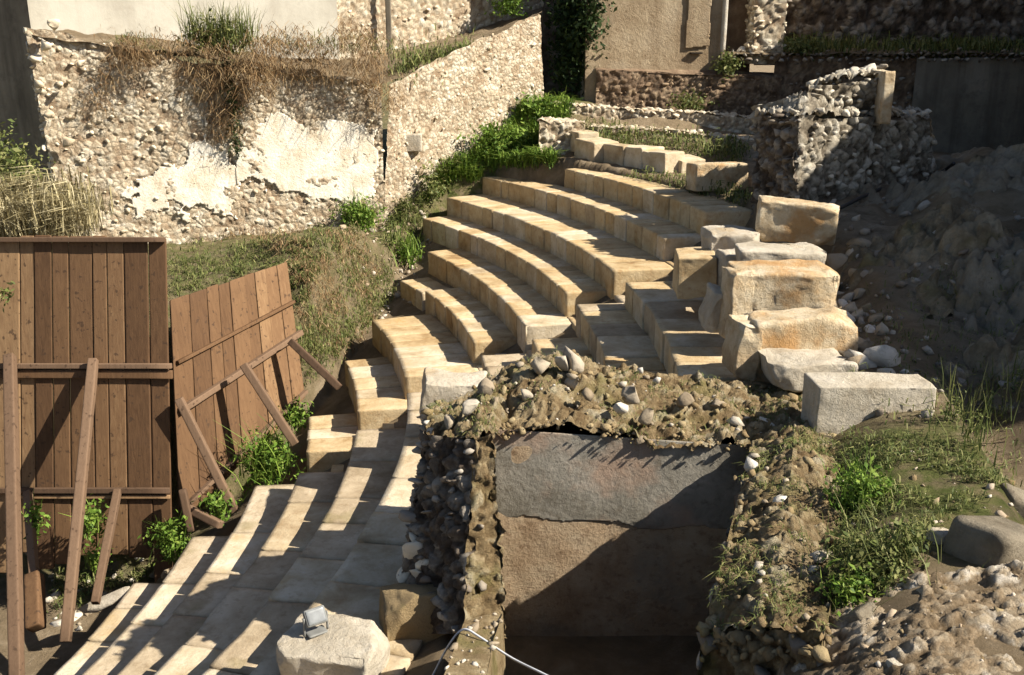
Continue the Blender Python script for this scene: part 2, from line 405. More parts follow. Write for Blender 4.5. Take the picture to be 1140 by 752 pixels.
def wood(name, stops, alongz=True):
    m, t, b = nodes(name)
    tc = t.nodes.new('ShaderNodeTexCoord'); g = t.nodes.new('ShaderNodeNewGeometry')
    mp = t.nodes.new('ShaderNodeMapping'); mp.inputs['Scale'].default_value = (26, 26, 1.1) if alongz else (3, 3, 3)
    t.links.new(g.outputs['Position'], mp.inputs[0])
    n1 = noise(t, mp.outputs[0], 1.0, 8, .65, .6)
    mth = t.nodes.new('ShaderNodeMath'); mth.operation = 'MULTIPLY_ADD'; mth.inputs[1].default_value = .6
    oi = t.nodes.new('ShaderNodeObjectInfo'); t.links.new(oi.outputs['Random'], mth.inputs[0])
    m2 = t.nodes.new('ShaderNodeMath'); m2.operation = 'MULTIPLY'; m2.inputs[1].default_value = .6; t.links.new(n1, m2.inputs[0]); t.links.new(m2.outputs[0], mth.inputs[2])
    col = ramp(t, mth.outputs[0], stops)
    n2 = noise(t, g.outputs['Position'], 2.2, 8, .7)
    col = mixc(t, maprange(t, n2, .55, .75, 0, .6), col, (.09, .05, .028))
    n3 = noise(t, g.outputs['Position'], 14, 3, .5)
    col = mixc(t, maprange(t, n3, .62, .68, 0, .75), col, (.05, .03, .018))
    t.links.new(col, b.inputs['Base Color']); b.inputs['Roughness'].default_value = .8; b.inputs['Specular IOR Level'].default_value = .2
    bump(t, b, n1, .5, .008); return m
M['plank'] = wood('brown shuttering plank', [(0.12, (0.0541, 0.0282, 0.0139)), (0.38, (0.1082, 0.0589, 0.0284)), (0.65, (0.1587, 0.0897, 0.0439)), (0.95, (0.2741, 0.1731, 0.0882))])
M['beam'] = wood('dark timber', [(0, (.05, .03, .018)), (.5, (.105, .064, .038)), (1, (.17, .108, .066))])

def foliage(name, stops, trans=.25):
    m, t, b = nodes(name)
    g = t.nodes.new('ShaderNodeNewGeometry')
    col = ramp(t, g.outputs['Random Per Island'], stops)
    t.links.new(col, b.inputs['Base Color']); b.inputs['Roughness'].default_value = .6; b.inputs['Specular IOR Level'].default_value = .2
    tr = t.nodes.new('ShaderNodeBsdfTranslucent'); t.links.new(col, tr.inputs[0])
    mx = t.nodes.new('ShaderNodeMixShader'); mx.inputs[0].default_value = trans
    o = [n for n in t.nodes if n.type == 'OUTPUT_MATERIAL'][0]
    t.links.new(b.outputs[0], mx.inputs[1]); t.links.new(tr.outputs[0], mx.inputs[2]); t.links.new(mx.outputs[0], o.inputs[0])
    return m
M['green'] = foliage('fresh green leaves', [(0, (0.0558, 0.1087, 0.013)), (0.5, (0.1196, 0.203, 0.0261)), (1, (0.2233, 0.29, 0.0522))])
M['olive'] = foliage('olive weed leaves', [(0, (0.0575, 0.0805, 0.0207)), (0.5, (0.1265, 0.1495, 0.0403)), (1, (0.253, 0.2415, 0.092))])
M['dry'] = foliage('dry straw', [(0, (.13, .075, .035)), (.5, (.26, .165, .08)), (1, (.42, .31, .17))], .2)
M['pale_dry'] = foliage('pale dry straw', [(0, (.22, .18, .08)), (.5, (.38, .32, .17)), (1, (.55, .48, .3))], .2)
M['ivy'] = foliage('dark ivy leaves', [(0, (.015, .03, .008)), (.6, (.035, .06, .015)), (1, (.06, .09, .03))], .15)
M['twig'] = foliage('brown twig', [(0, (.08, .055, .03)), (1, (.17, .12, .07))], .05)

def plain(name, c, rough=.5, metal=0.0):
    m, t, b = nodes(name); g = t.nodes.new('ShaderNodeNewGeometry')
    n = noise(t, g.outputs['Position'], 20, 5, .6)
    t.links.new(ramp(t, n, [(.3, tuple(x * .7 for x in c)), (.7, c)]), b.inputs['Base Color'])
    b.inputs['Roughness'].default_value = rough; b.inputs['Metallic'].default_value = metal; return m
M['lamp_metal'] = plain('grey painted lamp metal', (.2, .2, .185), .6, .1)
M['lamp_glass'] = plain('lamp glass', (.2, .21, .21), .15)
M['cable_white'] = plain('pale cable', (.55, .56, .58), .5)
M['cable_black'] = plain('black hose', (.02, .02, .022), .5)
M['red_cloth'] = plain('faded red plastic', (.2, .05, .05), .6)
M['roof'] = plain('terracotta roof', (.35, .14, .08), .8)
M['win'] = plain('dark window pane', (.05, .06, .07), .15)

# ------------------------------------------------------------------ cavea
CX, CY = -17.484, 12.107
RR = np.array([12.29, 12.98, 13.736, 14.484, 15.268, 16.035, 17.207, 17.924, 18.674, 19.381, 20.388, 21.088])
DZ = 0.40
def z_of(i): return DZ * (i + 1)
def sector(i, y):   # angle on row i at world y
    return math.asin((y - CY) / RR[i])

def seg_blocks(i, y0, y1, width, mats, parent, depth, seed, z_top=None, zdrop=0.0):
    """curved row i from world y0 (near) to y1 (far), cut into blocks"""
    a0, a1 = sector(i, y0), sector(i, y1); r0 = RR[i]
    a = a0; k = 0
    while a < a1 - 0.002:
        da = width * random.uniform(.6, 1.3) / r0
        if a1 - (a + da) < .35 * width / r0: da = a1 - a
        gap = random.uniform(.004, .010) * (1.7 if width > .9 else 1) / r0
        dd = depth + .05
        hz = DZ + .1
        P, F = rbox((r0 * (da / 2 - gap), dd / 2, hz / 2), r=random.uniform(.01, .02), n=8, amp=.009, scale=5, seed=seed + k, chips=random.choice([.0, .0, .015, .035, .07]))
        ang = a + da / 2 + P[:, 0] / r0
        fo = random.gauss(0, .006); to = random.gauss(0, .007) - zdrop
        rad = r0 + dd / 2 + P[:, 1] + fo
        z = z_of(i) - hz / 2 + P[:, 2] + to
        V = np.stack([CX + rad * np.cos(ang), CY + rad * np.sin(ang), z], 1)
        mk('seat_block', V, F[:, ::-1], M[random.choice(mats)], parent, smooth=False)
        a += da; k += 1

ordn = ['lowest', 'second lowest', 'third lowest', 'fourth lowest', 'fifth lowest', 'sixth lowest', 'seventh lowest', 'eighth lowest', 'ninth lowest', 'third highest', 'second highest', 'topmost']
far_ends = {11: (16.32, 22.0), 10: (16.19, 23.7), 9: (15.48, 23.1), 8: (15.63, 22.6), 7: (15.08, 20.8), 6: (15.55, 20.3), 5: (14.95, 18.25), 4: (14.48, 17.0), 3: (13.8, 15.25)}
far_names = {11: 'topmost', 10: 'second highest', 9: 'third highest', 8: 'fourth highest', 7: 'middle', 6: 'fourth lowest', 5: 'third lowest', 4: 'second lowest', 3: 'lowest'}
for i, (y0, y1) in far_ends.items():
    dep = (RR[i + 1] - RR[i]) if i < 11 else .8
    a = sector(i, (y0 + y1) / 2)
    t = thing('stone_seat_row', f'{far_names[i]} curved golden limestone seat row in the far section below the grassy wall', 'seat row', (CX + RR[i] * math.cos(a), CY + RR[i] * math.sin(a), z_of(i) - DZ), 'curved seat rows of the theatre')
    if i == 6:   # the left stretch of this row has slipped out of line
        seg_blocks(i, y0, 19.0, .52, ['seat', 'seat', 'seat_pale'], t, dep, 100 * i)
        seg_blocks(i, 19.15, y1, .6, ['seat', 'seat_pale'], t, dep - .1, 100 * i + 50, zdrop=.1)
    else:
        seg_blocks(i, y0, y1, .52, ['seat', 'seat', 'seat', 'seat_pale'], t, dep, 100 * i)
near_ends = {0: (4.5, 12.1), 1: (4.5, 12.65), 2: (4.6, 13.5), 3: (4.8, 13.05), 4: (5.2, 13.72), 5: (6.4, 14.2), 6: (9.1, 14.8), 7: (9.6, 14.35), 8: (9.7, 14.85), 9: (9.7, 14.7), 10: (12.7, 15.35)}
near_names = {0: 'innermost', 1: 'second innermost', 2: 'third innermost', 3: 'fourth innermost', 4: 'fifth innermost', 5: 'sixth innermost', 6: 'seventh innermost', 7: 'fourth outermost', 8: 'third outermost', 9: 'second outermost', 10: 'outermost'}
for i, (y0, y1) in near_ends.items():
    dep = (RR[i + 1] - RR[i]) if i < 11 else .8
    a = sector(i, (y0 + y1) / 2)
    where = 'running past the timber shuttering' if i < 6 else 'half hidden behind the ruined niche'
    t = thing('stone_seat_row', f'{near_names[i]} grey worn seat row of the near section, {where}', 'seat row', (CX + RR[i] * math.cos(a), CY + RR[i] * math.sin(a), z_of(i) - DZ), 'curved seat rows of the theatre')
    seg_blocks(i, y0, y1, 1.0 if i < 7 else .75, ['seat_grey', 'seat_pale', 'seat_grey'] if i < 7 else ['seat_grey', 'seat_pale', 'seat'], t, dep, 3000 + 100 * i)

# radial stair cut between the two sections: each row has a low step at the level of the tread below and a half step
st = thing('stairway', 'narrow stone stairway climbing between the near and far seat sections', 'stairs', (-.8, 14.6, 2.4))
for i in range(3, 11):
    ya = near_ends[i][1] + .012; yb = far_ends[i][0] - .012
    wd = RR[i + 1] - RR[i]
    for (dr0, dr1, top) in ((0.0, wd - .42, 0.0), (wd - .42, wd, .2)):
        hz = .5
        P, F = rbox(((yb - ya) / 2, (dr1 - dr0) / 2 + .01, hz / 2), r=.03, n=6, amp=.014, scale=5, seed=i * 7)
        yy = (ya + yb) / 2 + P[:, 0]; rr = RR[i] + .03 + (dr0 + dr1) / 2 + P[:, 1]
        xx = CX + np.sqrt(np.maximum(rr ** 2 - (yy - CY) ** 2, .1))
        V = np.stack([xx, yy, z_of(i - 1) + .01 - hz / 2 + top + P[:, 2]], 1)
        mk('step', V, F[:, ::-1], M[random.choice(['seat_grey', 'seat'])], st)

# ------------------------------------------------------------------ terrain
LEFT_Y = np.array([11.0, 12.3, 13.3, 14.3, 15.6, 17.0, 18.3, 20.4, 21.5, 22.6, 23.2, 23.9, 25])
LEFT_X = np.array([-5.6, -5.3, -4.6, -4.0, -3.65, -3.25, -3.0, -2.7, -2.2, -2.15, -1.75, -1.1, -.2])
CT = np.array([  # terrain outside the seats: x, y, z
    (-9.6, 20.5, 3.3), (-7, 20.5, 3.3), (-5, 21, 3.35), (-3, 22.4, 3.3), (-3.9, 18.7, 4.0), (-3.5, 17.8, 3.6), (-3.5, 19.8, 3.85), (-5, 18, 3.5), (-8, 18, 3.6), (-12, 18, 4.2),
    (-4.2, 16.5, 2.8), (-6, 15.5, 3.2), (-9, 15, 3.4), (-2.7, 21.5, 3.35), (-2.3, 23.2, 3.9), (-1.2, 24.2, 4.7), (-.2, 25, 5.3), (.7, 26, 5.95), (1.5, 26.8, 6.0),
    (0, 24, 4.75), (1.0, 23, 4.95), (2.2, 22.3, 4.95), (3, 20.5, 4.9), (3.8, 18.3, 4.85), (2, 24.5, 5.3), (4, 24, 5.3), (6, 24, 5.3), (4, 26.6, 5.7), (8, 26, 5.0),
    (7, 20, 5.1), (5, 19, 5.0), (9, 18, 5.5), (8, 15, 5.6), (6.5, 15, 5.3), (5, 14.5, 5.0), (4.4, 13, 4.75), (6, 12, 5.2), (8, 11, 5.9), (4.6, 11, 4.5), (12, 12, 6.3),
    (4.2, 9.2, 4.1), (5.5, 9, 4.5), (3.4, 8.7, 3.9), (3.9, 8.3, 3.88), (7, 8, 5.3), (3.4, 8, 3.8), (2.8, 7, 3.55), (3.0, 6.2, 3.45), (4, 7, 4.1), (3.6, 6.3, 4.0), (5, 6, 4.8), (2.3, 5.6, 3.6), (3, 5.4, 4.4), (2.2, 4.6, 4.5), (2.3, 5.1, 4.2), (2.1, 4.8, 4.35), (2.5, 5.7, 3.6), (1.6, 4.3, 4.45), (3.5, 4.6, 4.9), (2.2, 3.6, 4.9),
    (12, 26, 4.6), (15, 26, 4.5), (12, 22, 4.9), (12, 18, 5.4), (14, 6, 6), (3, 2, 5), (1.0, 3.0, 4.0)])
def shep(x, y):
    d2 = (x[:, None] - CT[:, 0]) ** 2 + (y[:, None] - CT[:, 1]) ** 2 + .06
    wgt = 1 / d2 ** 1.7
    return (wgt * CT[:, 2]).sum(1) / wgt.sum(1)
def smooth(a, b, x):
    t = np.clip((x - a) / (b - a), 0, 1); return t * t * (3 - 2 * t)
def terrain_h(x, y):
    x = np.asarray(x, float); y = np.asarray(y, float)
    r = np.hypot(x - CX, y - CY)
    seat = np.interp(r, np.concatenate([[12.15], RR, [22.0]]), np.concatenate([[-.6], DZ * (np.arange(12) + 1) - .48, [4.4]]))
    out_ = shep(x, y)
    xl = np.interp(y, LEFT_Y, LEFT_X)
    bank = smooth(0.05, .45, xl - x) * smooth(14.0, 14.7, y) * smooth(.75, 1.15, y - np.interp(x, [-6, -4.9, -3.4, -3.0, -2.7], [12.9, 13.3, 15.9, 15.4, 14.4]))
    # behind second shuttering panel the bank face follows the panel
    yfar = smooth(0, .5, y - np.interp(x, [-1.5, -.5, 1, 2, 3, 4.0, 5], [23.4, 23.6, 22.3, 21, 19, 16.6, 15]))
    rout = smooth(21.7, 22.1, r)
    m = np.maximum(np.maximum(bank, yfar), rout)
    h = seat * (1 - m) + out_ * m
    # inside of the ruined niche
    xo = np.interp(y, [3, 5, 8.6, 9.5], [1.4, 1.6, 2.6, 2.75])
    inn = smooth(.1, .5, x + .7) * smooth(.0, .3, xo - x) * smooth(.1, .4, 9.4 - y)
    low = np.where((y < 9.4) & (r < 21.0 + 0 * x), 1.0, 0) * inn
    h = h * (1 - low) + np.minimum(h, 1.95) * low
    rough = .12 * fbm(np.stack([x, y, 0 * x], 1), .9, 5, 3) * np.clip(m + .1, 0, 1) + .035 * fbm(np.stack([x, y, 0 * x], 1), 6, 3, 8) * np.clip(m, 0, 1)
    P3 = np.stack([x, y, 0 * x], 1)
    lump = smooth(4.4, 6.0, x) * smooth(8, 11, y) * smooth(24, 19, y) * (.75 * (.5 - np.abs(fbm(P3, .55, 5, 21))) + .3 * (.4 - np.abs(fbm(P3, 1.7, 4, 29))) - .3)
    return h + rough + lump

def axis(lo, hi, step, far):
    a = np.arange(lo, hi, step); g = [0.5]
    e = 0.4 * 1.5 ** np.arange(1, 18); e = np.cumsum(e); e = e[e < far]
    return np.concatenate([(lo - e)[::-1], a, hi + e])
ax_ = axis(-13, 15, .11, 600); ay_ = axis(2.5, 29, .11, 600)
gx, gy = np.meshgrid(ax_, ay_); gx = gx.ravel(); gy = gy.ravel()
gz = terrain_h(gx, gy)
xl = np.interp(gy, LEFT_Y, LEFT_X)
grassy = np.zeros(len(gx))
grassy = np.maximum(grassy, smooth(0, .6, xl - gx) * smooth(13, 14.5, gy) * .75)
grassy = np.maximum(grassy, smooth(1.4, .4, np.abs(gy - (gx + 25.0))) * smooth(22.5, 23.2, gy))
grassy = np.maximum(grassy, smooth(2.6, 2.9, gx) * smooth(4.2, 3.7, gx) * smooth(5.4, 5.8, gy) * smooth(8.6, 7.6, gy))
rocky = smooth(4.2, 5.2, gx) * smooth(8.0, 9.5, gy) * smooth(25, 22, gy) * smooth(-.35, .05, fbm(np.stack([gx, gy, 0 * gx], 1), .45, 3, 77))
gr = mk('ground', np.stack([gx, gy, gz], 1), grid_faces(len(ax_), len(ay_)), M['earth'], attr={'grassy': grassy, 'rocky': rocky}, smooth=True)
structure(gr)

def on_ground(x, y): return float(terrain_h(np.array([x]), np.array([y]))[0])
def G(px, py):  # point on the terrain seen in a direction: march the ray
    a, b, d = _ray(px, py); t = np.linspace(2, 45, 900); X, Y, Z = a * t, b * t, CAMH + d * t
    hit = np.nonzero(Z < terrain_h(X, Y))[0]
    k = hit[0] if len(hit) else 600
    return np.array([X[k], Y[k], Z[k]])

# ------------------------------------------------------------------ left retaining wall
def inside(px, py, poly):
    poly = np.asarray(poly, float); r = np.zeros(len(px), bool); j = len(poly) - 1
    for i in range(len(poly)):
        xi, yi = poly[i]; xj, yj = poly[j]
        c = ((yi > py) != (yj > py)) & (px < (xj - xi) * (py - yi) / (yj - yi + 1e-12) + xi); r ^= c; j = i
    return r

def ragged(name, q, poly, mat, parent, step=.028, rag=.03, off=.04, thick=.03, amp=.012, seed=0):
    """plaster sheet on a quad face; poly in (u, v) of the face, its outline broken up by noise"""
    L = np.linalg.norm(np.subtract(q[1], q[0])); Hh = np.linalg.norm(np.subtract(q[3], q[0]))
    nu = int(L / step) + 2; nv = int(Hh / step) + 2
    u, v = np.meshgrid(np.linspace(0, 1, nu), np.linspace(0, 1, nv)); u = u.ravel(); v = v.ravel()
    p = bilin(q, u, v); n = qnormal(q)
    F = grid_faces(nu, nv); c = p[F].mean(1); cu = u[F].mean(1); cv = v[F].mean(1)
    k = inside(cu + rag * fbm(c, 2.2, 5, seed), cv + rag * 1.6 * fbm(c, 2.2, 5, seed + 3), poly)
    F = F[k]; p = p + n * (off + amp * fbm(p, 1.5, 4, seed + 1))[:, None]
    used = np.unique(F); mp = -np.ones(len(p), int); mp[used] = np.arange(len(used))
    o = mk(name, p[used], mp[F], mat, parent, smooth=True)
    s = o.modifiers.new('solid', 'SOLIDIFY'); s.thickness = thick; s.offset = -1
    return o

def slab(acc, pts_front, pts_back, n=6, amp=.04, seed=0, scale=2.5, step=.12, cell=0, camp=.06):
    """top sheet between two polylines"""
    A = np.asarray(pts_front, float); B = np.asarray(pts_back, float)
    def res(Pn):
        d = np.r_[0, np.cumsum(np.linalg.norm(np.diff(Pn, axis=0), axis=1))]; m = max(4, int(d[-1] / step)); s = np.linspace(0, d[-1], m)
        return d, m
    m = max(res(A)[1], res(B)[1])
    def samp(Pn):
        d = np.r_[0, np.cumsum(np.linalg.norm(np.diff(Pn, axis=0), axis=1))]; s = np.linspace(0, d[-1], m)
        return np.stack([np.interp(s, d, Pn[:, k]) for k in range(3)], 1)
    a, b = samp(A), samp(B); t = np.linspace(0, 1, n)[:, None, None]
    p = (a[None] * (1 - t) + b[None] * t).reshape(-1, 3); p[:, 2] += amp * fbm(p, scale, 4, seed)
    if cell:
        h1, c1, e1 = chunks(p, cell, seed); h2, c2, e2 = chunks(p, cell * .42, seed + 3)
        p[:, 2] += camp * (h1 * .8 + h2 * .4 - .4); acc.add(p, grid_faces(m, n), c1 * .65 + c2 * .35, np.minimum(e1, .4 + .6 * e2)); return p
    acc.add(p, grid_faces(m, n)); return p

# --- plants -------------------------------------------------------
class Plant:
    def __init__(s): s.v = []; s.f = []; s.n = 0
    def blades(s, base, n, hmin, hmax, width, lean, spread, droop=0.0, up=(0, 0, 1), bias=(0, 0, 0)):
        """grass: n curved ribbons around base points (m,3)"""
        base = np.asarray(base, float).reshape(-1, 3); k = rng.integers(0, len(base), n)
        b = base[k] + rng.normal(size=(n, 3)) * spread
        h = rng.uniform(hmin, hmax, n)[:, None]; a = rng.uniform(0, 2 * np.pi, n)
        d = np.stack([np.cos(a), np.sin(a), 0 * a], 1) * (rng.random(n)[:, None] ** .7) * lean + np.asarray(bias)
        side = np.stack([-np.sin(a), np.cos(a), 0 * a], 1) * width
        side = side + rng.normal(size=(n, 3)) * width * .3
        U = np.asarray(up, float)
        p1 = b + h * .5 * (U + d * .8); p2 = b + h * (U * (1 - droop) + d * 1.5); p2[:, 2] -= (h[:, 0] * droop)
        V = np.stack([b - side, b + side, p1 + side * .8, p1 - side * .8, p2 + side * .15, p2 - side * .15], 1).reshape(-1, 3)
        o = np.arange(n)[:, None] * 6
        F = np.concatenate([o + [0, 1, 2, 3], o + [3, 2, 4, 5]]); s.v.append(V); s.f.append(F + s.n); s.n += len(V)
    def leaves(s, c, n, rad, size, seed=0, clump=6):
        """leaf faces gathered in clumps inside an ellipsoid"""
        c = np.asarray(c, float); rad = np.asarray(rad, float) * np.ones(3)
        m = max(3, n // clump); d = rng.normal(size=(m, 3)); d /= np.linalg.norm(d, axis=1)[:, None]
        cc = c + d * rad * (rng.random((m, 1)) ** .55) * rng.uniform(.7, 1.35, (m, 1)) * (1 + .3 * fbm(d * 2 + seed, 1.5, 2, seed)[:, None])
        k = rng.integers(0, m, n); p = cc[k] + rng.normal(size=(n, 3)) * size * 1.4
        nrm = rng.normal(size=(n, 3)) + (p - c) / rad * .6 + [0, 0, .5]; nrm /= np.linalg.norm(nrm, axis=1)[:, None]
        t = np.cross(nrm, rng.normal(size=(n, 3))); t /= np.linalg.norm(t, axis=1)[:, None]; b = np.cross(nrm, t)
        sz = size * (rng.uniform(.45, 1.0, (m, 1))[k] * rng.uniform(.7, 1.6, (n, 1)))
        V = np.stack([p - t * sz, p + b * sz * .45 + nrm * sz * .1, p + t * sz, p - b * sz * .45 + nrm * sz * .1], 1).reshape(-1, 3)
        F = np.arange(n)[:, None] * 4 + [0, 1, 2, 3]; s.v.append(V); s.f.append(F + s.n); s.n += len(V)
    def build(s, name, mat, parent=None):
        return mk(name, np.concatenate(s.v), np.concatenate(s.f), mat, parent)

def tube(acc, pts, rad, n=8):
    pts = np.asarray(pts, float); rad = np.ones(len(pts)) * rad; V = []
    for i, p in enumerate(pts):
        d = pts[min(i + 1, len(pts) - 1)] - pts[max(i - 1, 0)]; d = d / (np.linalg.norm(d) + 1e-9)
        a = np.cross(d, [0, 0, 1.0]); a = a if np.linalg.norm(a) > .05 else np.cross(d, [1.0, 0, 0]); a /= np.linalg.norm(a); b = np.cross(d, a)
        for k in range(n):
            th = 2 * np.pi * k / n; V.append(p + rad[i] * (a * math.cos(th) + b * math.sin(th)))
    F = [[i * n + k, i * n + (k + 1) % n, (i + 1) * n + (k + 1) % n, (i + 1) * n + k] for i in range(len(pts) - 1) for k in range(n)]
    c0 = len(V); V += [pts[0], pts[-1]]
    e = (len(pts) - 1) * n
    F += [[c0, (k + 1) % n, k, k] for k in range(n)] ; F += [[c0 + 1, e + k, e + (k + 1) % n, e + (k + 1) % n] for k in range(n)]
    acc.append((np.array(V), F))
def build_tubes(name, accs, mat, parent=None, smooth=True):
    V = []; F = []; n = 0
    for v, f in accs:
        V.append(v); F += [tuple(dict.fromkeys(int(x) + n for x in q)) for q in f]; n += len(v)
    return mk(name, np.concatenate(V), F, mat, parent, smooth)
def smooth_pts(pts, m=24):
    pts = np.asarray(pts, float); n = len(pts); out_ = []
    for s in np.linspace(0, n - 1.0001, m):
        i = int(s); f = s - i; P = [pts[min(max(i + k, 0), n - 1)] for k in (-1, 0, 1, 2)]
        out_.append(.5 * ((2 * P[1]) + (-P[0] + P[2]) * f + (2 * P[0] - 5 * P[1] + 4 * P[2] - P[3]) * f * f + (-P[0] + 3 * P[1] - 3 * P[2] + P[3]) * f ** 3))
    return np.array(out_)
def bar(a, b, w, h, up=(0, 0, 1), rough=.006, n=None):
    """squared timber from a to b"""
    a, b = np.asarray(a, float), np.asarray(b, float); d = b - a; L = np.linalg.norm(d); d /= L
    s = np.cross(d, up); s /= np.linalg.norm(s); t = np.cross(s, d)
    P, F = rbox((L / 2, w / 2, h / 2), r=min(w, h) * .12, n=6, amp=rough, scale=3, seed=int(rng.integers(1000)))
    return (a + b) / 2 + P[:, :1] * d + P[:, 1:2] * s + P[:, 2:] * t, F[:, ::-1] if False else F

# ================================================================= left retaining wall
q1 = [Wy(76, 285, 20.5), Wy(430, 292, 22.5), Wy(424, 95, 22.6), Wy(28, 34, 20.6)]
q2 = [Wy(424, 300, 22.5), Wy(606, 122, 26.4), Wy(602, 14, 26.4), Wy(434, 92, 22.75)]
wall = thing('retaining_wall', 'long sunlit limestone rubble wall with white plaster patches above the bank', 'wall', (q1[0] + q1[1]) / 2 * [1, 1, 0] + [0, 0, 3.2])
ac = Acc(); patch(ac, q1, .021, .1, 1.8, 4, ragtop=.3, cell=.125, camp=.034); patch(ac, q2, .021, .08, 1.8, 5, ragtop=.18, cell=.105, camp=.032)
# left broken end of the wall
qe = [Wy(76, 285, 20.5) + np.array([-.35, 1.0, 0]), Wy(76, 285, 20.5), Wy(28, 34, 20.6), Wy(28, 34, 20.6) + np.array([-.35, 1.0, 0])]
patch(ac, qe, .1, .05, 2, 6)
ac.build('rubble_core', M['lime_mortar'], wall)
white_polys = [[(.545, .38), (.97, .36), (.985, .76), (.9, .82), (.72, .76), (.6, .72), (.545, .6)],
               [(.2, .2), (.5, .26), (.5, .55), (.44, .66), (.36, .5), (.24, .42)]]
def not_white(p, u, v):
    for k, po in enumerate(white_polys):
        if inside(np.array([u]), np.array([v]), po)[0] and random.random() > (.03 if k == 0 else .25): return False
    return True
lm = Lumps(); masonry(lm, q1, h=.105, depth=.05, mask=not_white, proud=.01, drop=.9); 
u = rng.random(140); v = rng.random(140) ** .8
for p, uu, vv in zip(bilin(q1, u, v), u, v):
    if not_white(p, uu, vv): s = random.uniform(.02, .065); lm.add(p + qnormal(q1) * .02, np.diag([s * 1.3, s, s]) @ rnd_rot().T)
masonry(lm, q2, h=.12, depth=.04, proud=.01, drop=.93)
masonry(lm, qe, h=.2, depth=.09, proud=.05)
for px, py, s in ((52, 52, .2), (75, 157, .17), (38, 66, .16), (60, 26, .2), (90, 70, .14), (45, 95, .15), (56, 128, .15)):
    lm.add(Wy(px, py, 20.4), np.diag([s, s * .8, s * .7]) @ rotm(random.gauss(0, .3), (0, 1, 0)))
lm.build('facing_stones', M['lime'], wall)
ragged('plaster_patch', q1, white_polys[0], M['plaster'], wall, rag=.06, off=.036, amp=.012, seed=31)
ragged('plaster_patch', q1, white_polys[1], M['plaster'], wall, rag=.1, off=.03, amp=.012, seed=37)
P, F = rbox((.22, .12, .2), .02, 8, .01, seed=3)
mk('ashlar_block', P + Wy(459, 159, 23.2), F, M['rock_pale'], wall)
# earth ledge along the wall head
lg = Acc()
slab(lg, [Wy(34, 40, 20.6), Wy(70, 44, 20.7), Wy(200, 62, 21.3), Wy(424, 96, 22.55), Wy(470, 74, 23.6), Wy(540, 52, 25), Wy(603, 14, 26.4)], [Wy(40, 30, 23), Wy(80, 30, 23), Wy(200, 40, 24), Wy(370, 66, 26), Wy(470, 48, 27.5), Wy(520, 34, 28.2), Wy(604, 10, 29.4)], 9, .12, 3)
structure(lg.build('upper_terrace', M['earth'], smooth=True))
# ================================================================= walls above the ledge
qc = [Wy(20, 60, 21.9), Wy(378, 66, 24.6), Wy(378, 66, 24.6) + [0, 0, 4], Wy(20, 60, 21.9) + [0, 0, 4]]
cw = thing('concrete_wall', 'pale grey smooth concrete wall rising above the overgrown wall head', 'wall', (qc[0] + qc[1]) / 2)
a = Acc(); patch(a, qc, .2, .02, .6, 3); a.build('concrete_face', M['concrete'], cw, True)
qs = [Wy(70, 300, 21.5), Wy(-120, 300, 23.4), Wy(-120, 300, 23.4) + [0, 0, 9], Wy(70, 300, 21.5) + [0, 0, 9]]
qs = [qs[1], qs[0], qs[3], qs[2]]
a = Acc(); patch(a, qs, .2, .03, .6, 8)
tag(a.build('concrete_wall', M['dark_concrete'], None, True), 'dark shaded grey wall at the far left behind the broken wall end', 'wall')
qu = [Wy(366, 72, 25.6), Wy(604, 40, 29.3), Wy(604, 40, 29.3) + [0, 0, 3.2], Wy(366, 72, 25.6) + [0, 0, 3.2]]
uw = thing('upper_wall', 'sunlit limestone wall with a vertical slot on the ledge above the rubble wall', 'wall', (qu[0] + qu[1]) / 2)
a = Acc(); patch(a, qu, .035, .06, 1.6, 14, ragtop=.1, cell=.16, camp=.06); a.build('rubble_core', M['lime_mortar'], uw)
lm = Lumps(); masonry(lm, qu, h=.13, depth=.05, drop=.85, mask=lambda p, u, v: abs(u - .27) > .025); lm.build('facing_stones', M['lime'], uw)
P, F = rbox((.07, .05, 1.4), .02, 6, .005); mk('drain_pipe', P + Wy(433, 20, 26.3) + [0, -.1, .3], F, M['dark_concrete'], uw)

# ================================================================= back walls
qr = [np.array([.2, 30, 4.5]), np.array([2.4, 30, 4.5]), np.array([2.4, 30, 13]), np.array([.2, 30, 13])]
qj = [np.array([2.0, 30, 4.5]), np.array([1.92, 27, 4.5]), np.array([1.92, 27, 13]), np.array([2.0, 30, 13])]
qb = [np.array([1.92, 27, 4.5]), np.array([5.5, 27.4, 4.5]), np.array([5.5, 27.4, 13]), np.array([1.92, 27, 13])]
bw = thing('house_wall', 'tall tan rendered wall standing at the back above the terrace', 'wall', (3.7, 27.2, 5.6))
a = Acc(); patch(a, qb, .1, .02, 1.2, 22); patch(a, qj, .15, .04, 1.2, 23); a.build('rendered_face', M['tan_plaster'], bw, True)
# rubble footing of that wall, standing proud
qf = [np.array([2.2, 26.8, 4.8]), np.array([7.1, 27.0, 4.8]), np.array([7.1, 27.0, 6.55]), np.array([2.2, 26.8, 6.75])]
a = Acc(); patch(a, qf, .035, .06, 2, 25, ragtop=.1, cell=.14, camp=.06); slab(a, [qf[3], qf[2]], [qf[3] + [0, .5, .12], qf[2] + [0, .5, .12]], 4, .03); a.build('footing_core', M['brown_mortar'], bw)
lm = Lumps(); masonry(lm, qf, h=.11, depth=.05, drop=.8); lm.build('footing_stones', M['brown_rubble'], bw)
qp = [np.array([4.55, 27.24, 7.3]), np.array([5.2, 27.32, 7.3]), np.array([5.2, 27.32, 8.8]), np.array([4.55, 27.24, 8.8])]
ragged('render_patch', qp, [(.02, .02), (.98, .02), (.98, .98), (.02, .98)], M['tan_plaster'], bw, rag=.03, off=.0, thick=.01, amp=.004)
